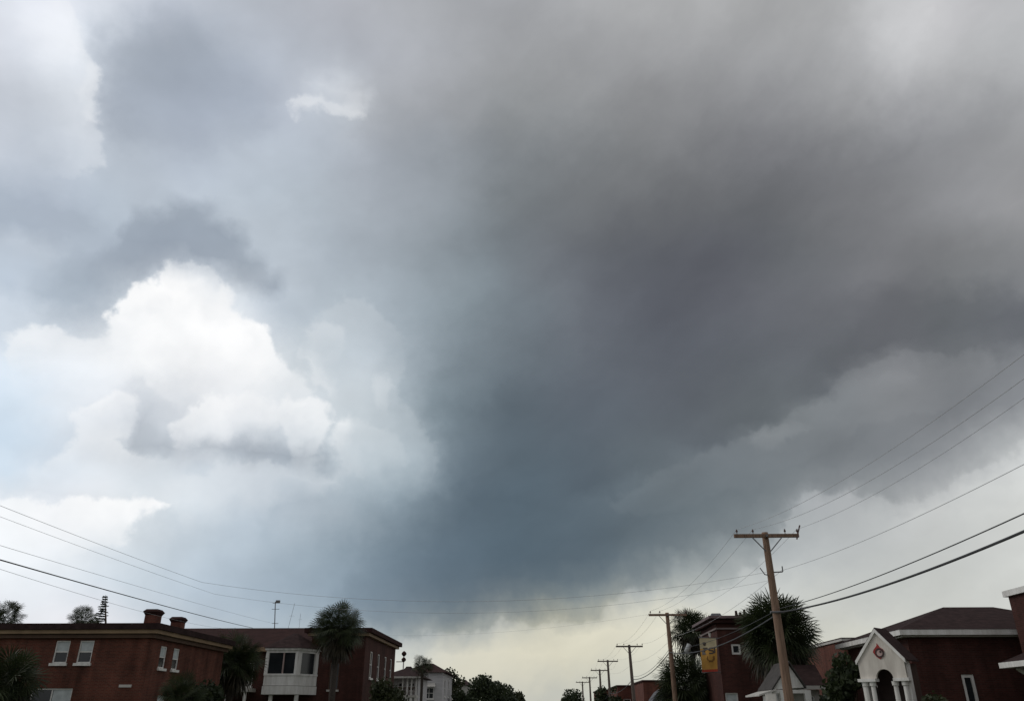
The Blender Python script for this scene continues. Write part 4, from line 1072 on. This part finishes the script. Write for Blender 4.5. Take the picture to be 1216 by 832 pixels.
plab = ['nearest and tallest weathered wooden utility pole, before the big fan palm',
        'second nearest utility pole, half against the palm left of the banner',
        'third utility pole, standing clear against pale sky before the red shops',
        'fourth utility pole, thin, beyond the low red shop roof',
        'fifth utility pole, a small T left of the fourth',
        'sixth utility pole, tiny, above the far right trees',
        'farthest and smallest utility pole, faint at the end of the row']
for i, (tp, ft) in enumerate(pole_specs):
    make_pole(tp, ft, POLE_WOOD if i < 2 else GREY_WOOD, plab[i], brackets=(i == 0))

# ================================================================== wires
def span(A, B, sag, n=28):
    out = []
    for i in range(n + 1):
        t = i / n; p = Vector(A).lerp(Vector(B), t); p.z -= 4 * sag * t * (1 - t); out.append(p)
    return out
def wire(name, pts, rad, mat, label, cat='wire', group=None):
    m = MB().tube(pts, rad, 5)
    o = m.build(name, mat, smooth=True)
    return tag(o, label, cat, group)
tops = [s[0] for s in pole_specs]
def pin(i, k): return Vector((tops[i].x + PINS[k], tops[i].y - .18, tops[i].z - ARM_DZ + .26))
near = {0: (Vector((8.6, 5.16, 7.62)), .75), 1: (Vector((8.95, 5.14, 7.66)), .9), 3: (Vector((10.37, 6.09, 8.39)), .73)}
wl = {0: 'thin power line on the left pin of the nearest crossarm, highest at the right edge',
      1: 'thin power line second from the left on the nearest crossarm',
      3: 'thin power line on the right end of the nearest crossarm'}
for k, (B, sg) in near.items():
    pts = span(B, pin(0, k), sg)
    for i in range(len(tops) - 1): pts += span(pin(i, k), pin(i + 1, k), 0.55, 14)[1:]
    wire('power_line', pts, 0.0062, WIRE_GREY, wl[k], group='power lines on the crossarms')
def neu(i, dz): return Vector((tops[i].x + (.49 if i == 0 else .3), tops[i].y - .1, tops[i].z - dz))
nA = at(928, 677, 33)
pts = span((8.86, 4.07, 5.93), nA, .42)
pts += span(nA, neu(1, 1.6), .4, 14)[1:]
for i in range(1, len(tops) - 1): pts += span(neu(i, 1.6), neu(i + 1, 1.6), .4, 14)[1:]
wire('power_line', pts, 0.0068, WIRE_GREY, 'single wire on the small bracket below the nearest crossarm', group=None)
kA = at(925, 727, 33) + Vector((0, -.18, 0))
def cable_point(i): return at(*((795, 774), (751, 806), (723, 822), (713, 828), (701, 834), (692, 838))[i - 1], tops[i].y - .25)
pts = span((9.42, 6.84, 5.25), kA, .48) + span(kA, cable_point(1), .55, 18)[1:]
for i in range(1, len(tops) - 1): pts += span(cable_point(i), cable_point(i + 1), .5, 14)[1:]
wire('cable', pts, 0.030, WIRE, 'thick black cable sagging from the right edge to the nearest pole', 'cable')
kB = kA + Vector((0, 0, .14))
pts = span((8.15, 6.3, 4.9), kB, .3) + span(kB, cable_point(1) + Vector((0, 0, .2)), .35, 18)[1:] + span(cable_point(1) + Vector((0, 0, .2)), cable_point(2) + Vector((0, 0, .25)), .5, 14)[1:]
wire('cable', pts, 0.013, WIRE, 'thinner dark cable just above the thick black cable', 'cable')
sp = at(817, 769, 56)
jb = thing('splice_box', 'small pale cable splice box hanging left of the banner', 'splice box', sp)
MB().tube([sp + Vector((-.15, 0, -.28)), sp + Vector((-.13, 0, -.25)), sp + Vector((.12, 0, .22)), sp + Vector((.14, 0, .25))], [.05, .17, .17, .05], 10).build('body', nmat('splice_grey', (.34, .35, .35), .5), jb, smooth=True)
MB().tube([sp + Vector((-.02, 0, -.1)), sp + Vector((-.02, .02, -.42))], .02, 5).build('strap', STEEL, jb)
# lines over the street to the left
c1 = at(915, 678, 33); M1 = at(240, 691, 32); M2 = at(255, 705, 32.5)
LB = [at(-150, y, 14) for y in (540, 556, 602, 621, 626)]
wire('power_line', span(LB[0], M1, .05) + span(M1, c1, .95)[1:], 0.0052, WIRE_GREY, 'upper wire crossing the whole street from the left edge to the nearest pole')
wire('power_line', span(LB[1], M2, .05) + span(M2, Vector(c1) + Vector((.1, 0, -.32)), 1.0)[1:], 0.0042, WIRE_GREY, 'fainter wire just below the upper wire crossing the street')
wire('service_drop', span(LB[2], at(330, 741, 68), .1), 0.005, WIRE_GREY, 'thin middle wire sloping from the left edge down to the roof mast')
wire('service_drop', span(LB[3], at(300, 745, 67.3), .1), 0.017, WIRE, 'dark thick wire sloping over the chimneys at left')
wire('service_drop', span(LB[4], at(280, 747, 66.3), .35), 0.005, WIRE_GREY, 'thin wire close under the dark wire above the chimneys')
wire('service_drop', span(pin(1, 0) + Vector((-.02, 0, -.2)), (-14.3, 72, 7.9), .5), 0.004, WIRE_GREY, 'faint wire running left from the second pole')

# ================================================================== palms
def palm(px, py, Y, rad, label, seed, n_leaf=48, dry=10, trunk_r=0.2, low=-0.55, squash=0.9, dry_mat=None, lean=0.0, trunk_mat=None, n_seg=32):
    rnd = random.Random(seed)
    c = at(px, py, Y)
    t = thing('palm_tree', label, 'palm', (c.x + lean, Y, 0), None)
    hub = Vector((c.x, Y, c.z - rad * 0.15))
    n = 12; bpt = Vector((c.x + lean, Y, 0))
    crownbase = hub - Vector((0, 0, rad * .25))
    pts = [bpt.lerp(crownbase, i / n) for i in range(n + 1)]
    rr = [trunk_r * (1.25 - 0.35 * min(1, i / 4) + 0.09 * (i % 2)) for i in range(n + 1)]
    MB().tube(pts, rr, 12).build('trunk', trunk_mat or PALM_BARK, t)
    def leaf(mb, d, L, pet, seg=n_seg, droop=0.5, spread=2.35):
        d = d.normalized()
        side = d.cross(Vector((0, 0, 1)))
        if side.length < 1e-3: side = Vector((1, 0, 0))
        side.normalize(); roll = rnd.uniform(-1.2, 1.2)
        nrm = side.cross(d).normalized()
        side = side * math.cos(roll) + nrm * math.sin(roll); nrm = side.cross(d).normalized()
        e = hub + d * pet + Vector((0, 0, -.08 * pet))
        w = 0.012
        mb.face([hub - side * w, hub + side * w, e + side * w, e - side * w])
        for k in range(seg):
            a = spread * (2 * (k + .5) / seg - 1)
            dd = (d * math.cos(a) + side * math.sin(a) + nrm * (0.10 * (1 if k % 2 else -1) - .12 * abs(a))).normalized()
            l = L * (1 - .28 * (abs(a) / spread) ** 2) * rnd.uniform(.86, 1.06)
            hw = l * math.tan(spread / seg) * .56
            s = dd.cross(nrm).normalized()
            m1 = e + dd * l * .5; m2 = e + dd * l * .8; tp = e + dd * l
            m1.z -= droop * .12 * l; m2.z -= droop * .33 * l; tp.z -= droop * .62 * l
            mb.face([e, m1 + s * hw * .62, m1 - s * hw * .62])
            mb.face([m1 - s * hw * .62, m1 + s * hw * .62, m2 + s * hw * .42, m2 - s * hw * .42])
            mb.face([m2 - s * hw * .42, m2 + s * hw * .42, tp])
    crown, dead = MB(), MB()
    ga_ = math.pi * (3 - math.sqrt(5))
    for i in range(n_leaf):
        zc = low + (1 - low) * ((i + .5) / n_leaf)
        a = i * ga_ + rnd.uniform(-.3, .3); r_ = math.sqrt(max(0, 1 - min(1, zc * zc)))
        d = Vector((r_ * math.cos(a), r_ * math.sin(a), zc * squash))
        pet = rad * (rnd.uniform(.44, .66) if i % 3 else rnd.uniform(.12, .40)); L = rad * rnd.uniform(.30, .46)
        leaf(crown, d, L, pet, droop=rnd.uniform(.06, .34) + (.32 if zc < 0 else 0))
    crown.build('crown', PALM, t)
    if dry:
        for i in range(dry):
            a = i * ga_ + rnd.uniform(-.3, .3)
            zc = rnd.uniform(-2.6, -.9)
            leaf(dead, Vector((math.cos(a), math.sin(a), zc)), rad * rnd.uniform(.42, .58), rad * rnd.uniform(.28, .5), droop=.9, seg=18)
        dead.build('dry_fronds', dry_mat or PALM_DRY, t)
    return t
palm(921, 739, 49, 2.75, 'biggest fan palm, behind the nearest utility pole', 3, n_leaf=190, dry=60, trunk_r=.28, low=-.95, squash=1.0)
palm(819, 740, 63, 2.0, 'tall fan palm rising left of the maroon block roof', 5, n_leaf=84, dry=30, low=-.5)
palm(813, 803, 60, 2.75, 'low bushy fan palm around the second pole, left of the banner', 8, n_leaf=130, dry=60, low=-.85, trunk_r=.26)
palm(402, 738, 62, 2.3, 'tall fan palm with a drooping skirt before the dark brick house', 11, n_leaf=96, dry=46, trunk_r=.24, low=-.6)
palm(279, 777, 60, 2.35, 'broad dark fan palm in front of the balcony', 13, n_leaf=120, dry=30, trunk_r=.24, low=-.7)
palm(7, 728, 76, 2.1, 'fan palm behind the roof at the far left edge', 17, n_leaf=60, dry=12, low=-.5)
palm(99, 730, 82, 1.5, 'small fan palm behind the left roof beside the conifer', 19, n_leaf=54, dry=8, low=-.6)
palm(112, 738, 80, 0.95, 'lowest palm top, tucked between the small fan palm and conifer', 21, n_leaf=36, dry=0, low=-.5)
palm(502, 787, 86, 1.35, 'slim palm with a bare trunk before the white siding house', 23, n_leaf=44, dry=4, trunk_r=.15, low=-.4)

# conifer behind the left roof
def conifer(px, y0, y1, Y, label):
    a, b = at(px, y0, Y), at(px, y1, Y)
    t = thing('conifer', label, 'tree', (a.x, Y, 0))
    MB().tube([(b.x, Y, 0), (b.x, Y, b.z), a], [.2, .12, .02], 8).build('trunk', BARK, t)
    m = MB(); rnd = random.Random(4)
    z = b.z - 2.0; H = a.z - z
    while z < a.z - .05:
        f = (a.z - z) / H; rad = .28 + .75 * f
        for k in range(12):
            an = rnd.uniform(0, 6.28); d = Vector((math.cos(an), math.sin(an), rnd.uniform(-.12, .2)))
            s = Vector((-d.y, d.x, 0)); p = Vector((a.x, Y, z)); l = rad * rnd.uniform(.6, 1.15)
            for j in range(7):
                q = p + d * l * (j / 7); w = .10 * (1 - j / 9) + .04
                tip = q + d * l * .28 + s * rnd.uniform(-w, w) * 2 + Vector((0, 0, rnd.uniform(-.06, .14)))
                m.face([q - s * w * .5, q + s * w * .5, tip]); m.face([q + Vector((0, 0, .06)), q - Vector((0, 0, .06)), tip])
        z += .24
    m.build('crown', LEAF_C, t)
conifer(125.5, 706, 745, 84, 'narrow tiered conifer poking above the left roof')

# ================================================================== broadleaf trees and shrubs
def leafy(name, cat, label, px, py, Y, w, h, seed, n=2600, mat=None, leaf=.26, lobes=9, trunk=True, group=None, zbot=None):
    """Crown of leaf-sized faces gathered in uneven clumps; (px, py) is the crown's top."""
    rnd = random.Random(seed); top = at(px, py, Y)
    t = thing(name, label, cat, (top.x, Y, 0), group)
    zc = top.z - h / 2
    L = []
    asp = max(1.0, h / w)
    for i in range(int(lobes * asp)):
        a = rnd.uniform(0, 6.28); q = rnd.uniform(.15, .62); e = rnd.uniform(-.85, .62) if asp > 1.2 else rnd.uniform(-.62, .62)
        L.append((Vector((top.x + math.cos(a) * w * .5 * q * 1.1, Y + math.sin(a) * w * .5 * q, zc + e * h * .5)), rnd.uniform(.30, .52) * min(w, h) * .66))
    L.append((Vector((top.x, Y, top.z - .30 * min(w, h))), .30 * min(w, h)))
    m = MB()
    for i in range(n):
        c, r_ = L[rnd.randrange(len(L))]
        d = Vector((rnd.gauss(0, 1), rnd.gauss(0, 1), rnd.gauss(0, 1))).normalized()
        p = c + d * r_ * (rnd.random() ** .38) * rnd.uniform(.8, 1.12)
        ax = Vector((rnd.gauss(0, 1), rnd.gauss(0, 1), rnd.gauss(0, .6))).normalized()
        s = ax.orthogonal().normalized(); s.rotate(Matrix.Rotation(rnd.uniform(0, 6.28), 3, ax))
        l = leaf * rnd.uniform(.6, 1.3); k = s.cross(ax).normalized() * l * .42
        m.face([p - s * l * .5, p + k, p + s * l * .5, p - k])
    m.build('crown', mat or LEAF_A, t)
    tm = MB(); tr = max(.06, .045 * w)
    fork = Vector((top.x, Y, max(.5, zc - h * .45)))
    tm.tube([(top.x, Y, 0), fork, (top.x + .1, Y, zc)], [tr * 1.3, tr, tr * .6], 8)
    for c, r_ in L[:6]: tm.tube([fork, fork.lerp(c, .55) + Vector((0, 0, .1)), c], [tr * .6, tr * .4, tr * .15], 6)
    tm.build('trunk', BARK, t)
    return t
palm(2, 802, 41, 2.35, 'dark low fan palm in the lower left corner before the brick house', 61, n_leaf=110, dry=40, low=-.9, trunk_r=.24)
palm(217, 820, 45, 1.5, 'low dark fan palm against the side of the left brick house', 62, n_leaf=90, dry=20, low=-.9)
leafy('shrub', 'shrub', 'lower dark shrub left of the broad palm trunk', 244, 806, 52, 2.6, 3.2, 37, 2600, LEAF_A, .24)
leafy('shrub', 'shrub', 'dark shrub at the corner below the four narrow windows', 460, 803, 66, 2.7, 3.6, 33, 3000, LEAF_B, .24)
leafy('shrub', 'shrub', 'tall dark shrub between the cottage and white entrance porch', 1000, 772, 42, 2.1, 5.0, 34, 5200, LEAF_A, .24)
leafy('shrub', 'shrub', 'low green shrub top below the narrow hall window', 1106, 821, 36.5, 1.6, 2.3, 35, 2400, LEAF_B, .2)
leafy('shrub', 'shrub', 'dark shrub under the cottage eave at its right end', 987, 812, 44, 1.3, 3.0, 36, 2200, LEAF_A, .2)
G = 'trees along the far left side'
leafy('leafy_tree', 'tree', 'slim dark tree just right of the white siding house', 535, 792, 112, 3.4, 6.4, 41, 3200, LEAF_B, .34, group=G)
leafy('leafy_tree', 'tree', 'low dark tree under the slim one, before the small pale house', 546, 817, 108, 3.2, 4.0, 42, 2400, LEAF_A, .34, group=G)
leafy('leafy_tree', 'tree', 'largest rounded dark tree on the far left side', 573, 798, 122, 4.6, 7.0, 43, 5000, LEAF_A, .36, lobes=14, group=G)
leafy('leafy_tree', 'tree', 'dark tree overlapping the right shoulder of the largest rounded tree', 587, 808, 134, 4.2, 6.0, 44, 3600, LEAF_A, .38, group=G)
leafy('leafy_tree', 'tree', 'smaller round tree with a pale gap on its left', 602, 810.5, 150, 4.0, 6.0, 45, 3000, LEAF_A, .42, group=G)
leafy('leafy_tree', 'tree', 'last and lowest tree of the far left row', 616, 819, 165, 3.2, 4.6, 46, 2200, LEAF_B, .42, group=G)
leafy('leafy_tree', 'tree', 'far rounded tree below the smallest utility poles', 685, 818.5, 185, 6.4, 6.5, 47, 3400, LEAF_A, .46)
leafy('leafy_tree', 'tree', 'faint low tree where the right row meets the horizon', 672, 825.5, 215, 4.5, 5.2, 48, 2200, LEAF_B, .5)
leafy('hedge_tree', 'tree', 'squarish dark tree left of the low red brick shop', 715, 813.5, 116, 2.3, 5.4, 49, 3000, LEAF_A, .32)
leafy('hedge_tree', 'tree', 'dark narrow tree in front of the low red brick shop', 729, 814, 104, 1.5, 4.6, 50, 1600, LEAF_A, .3)
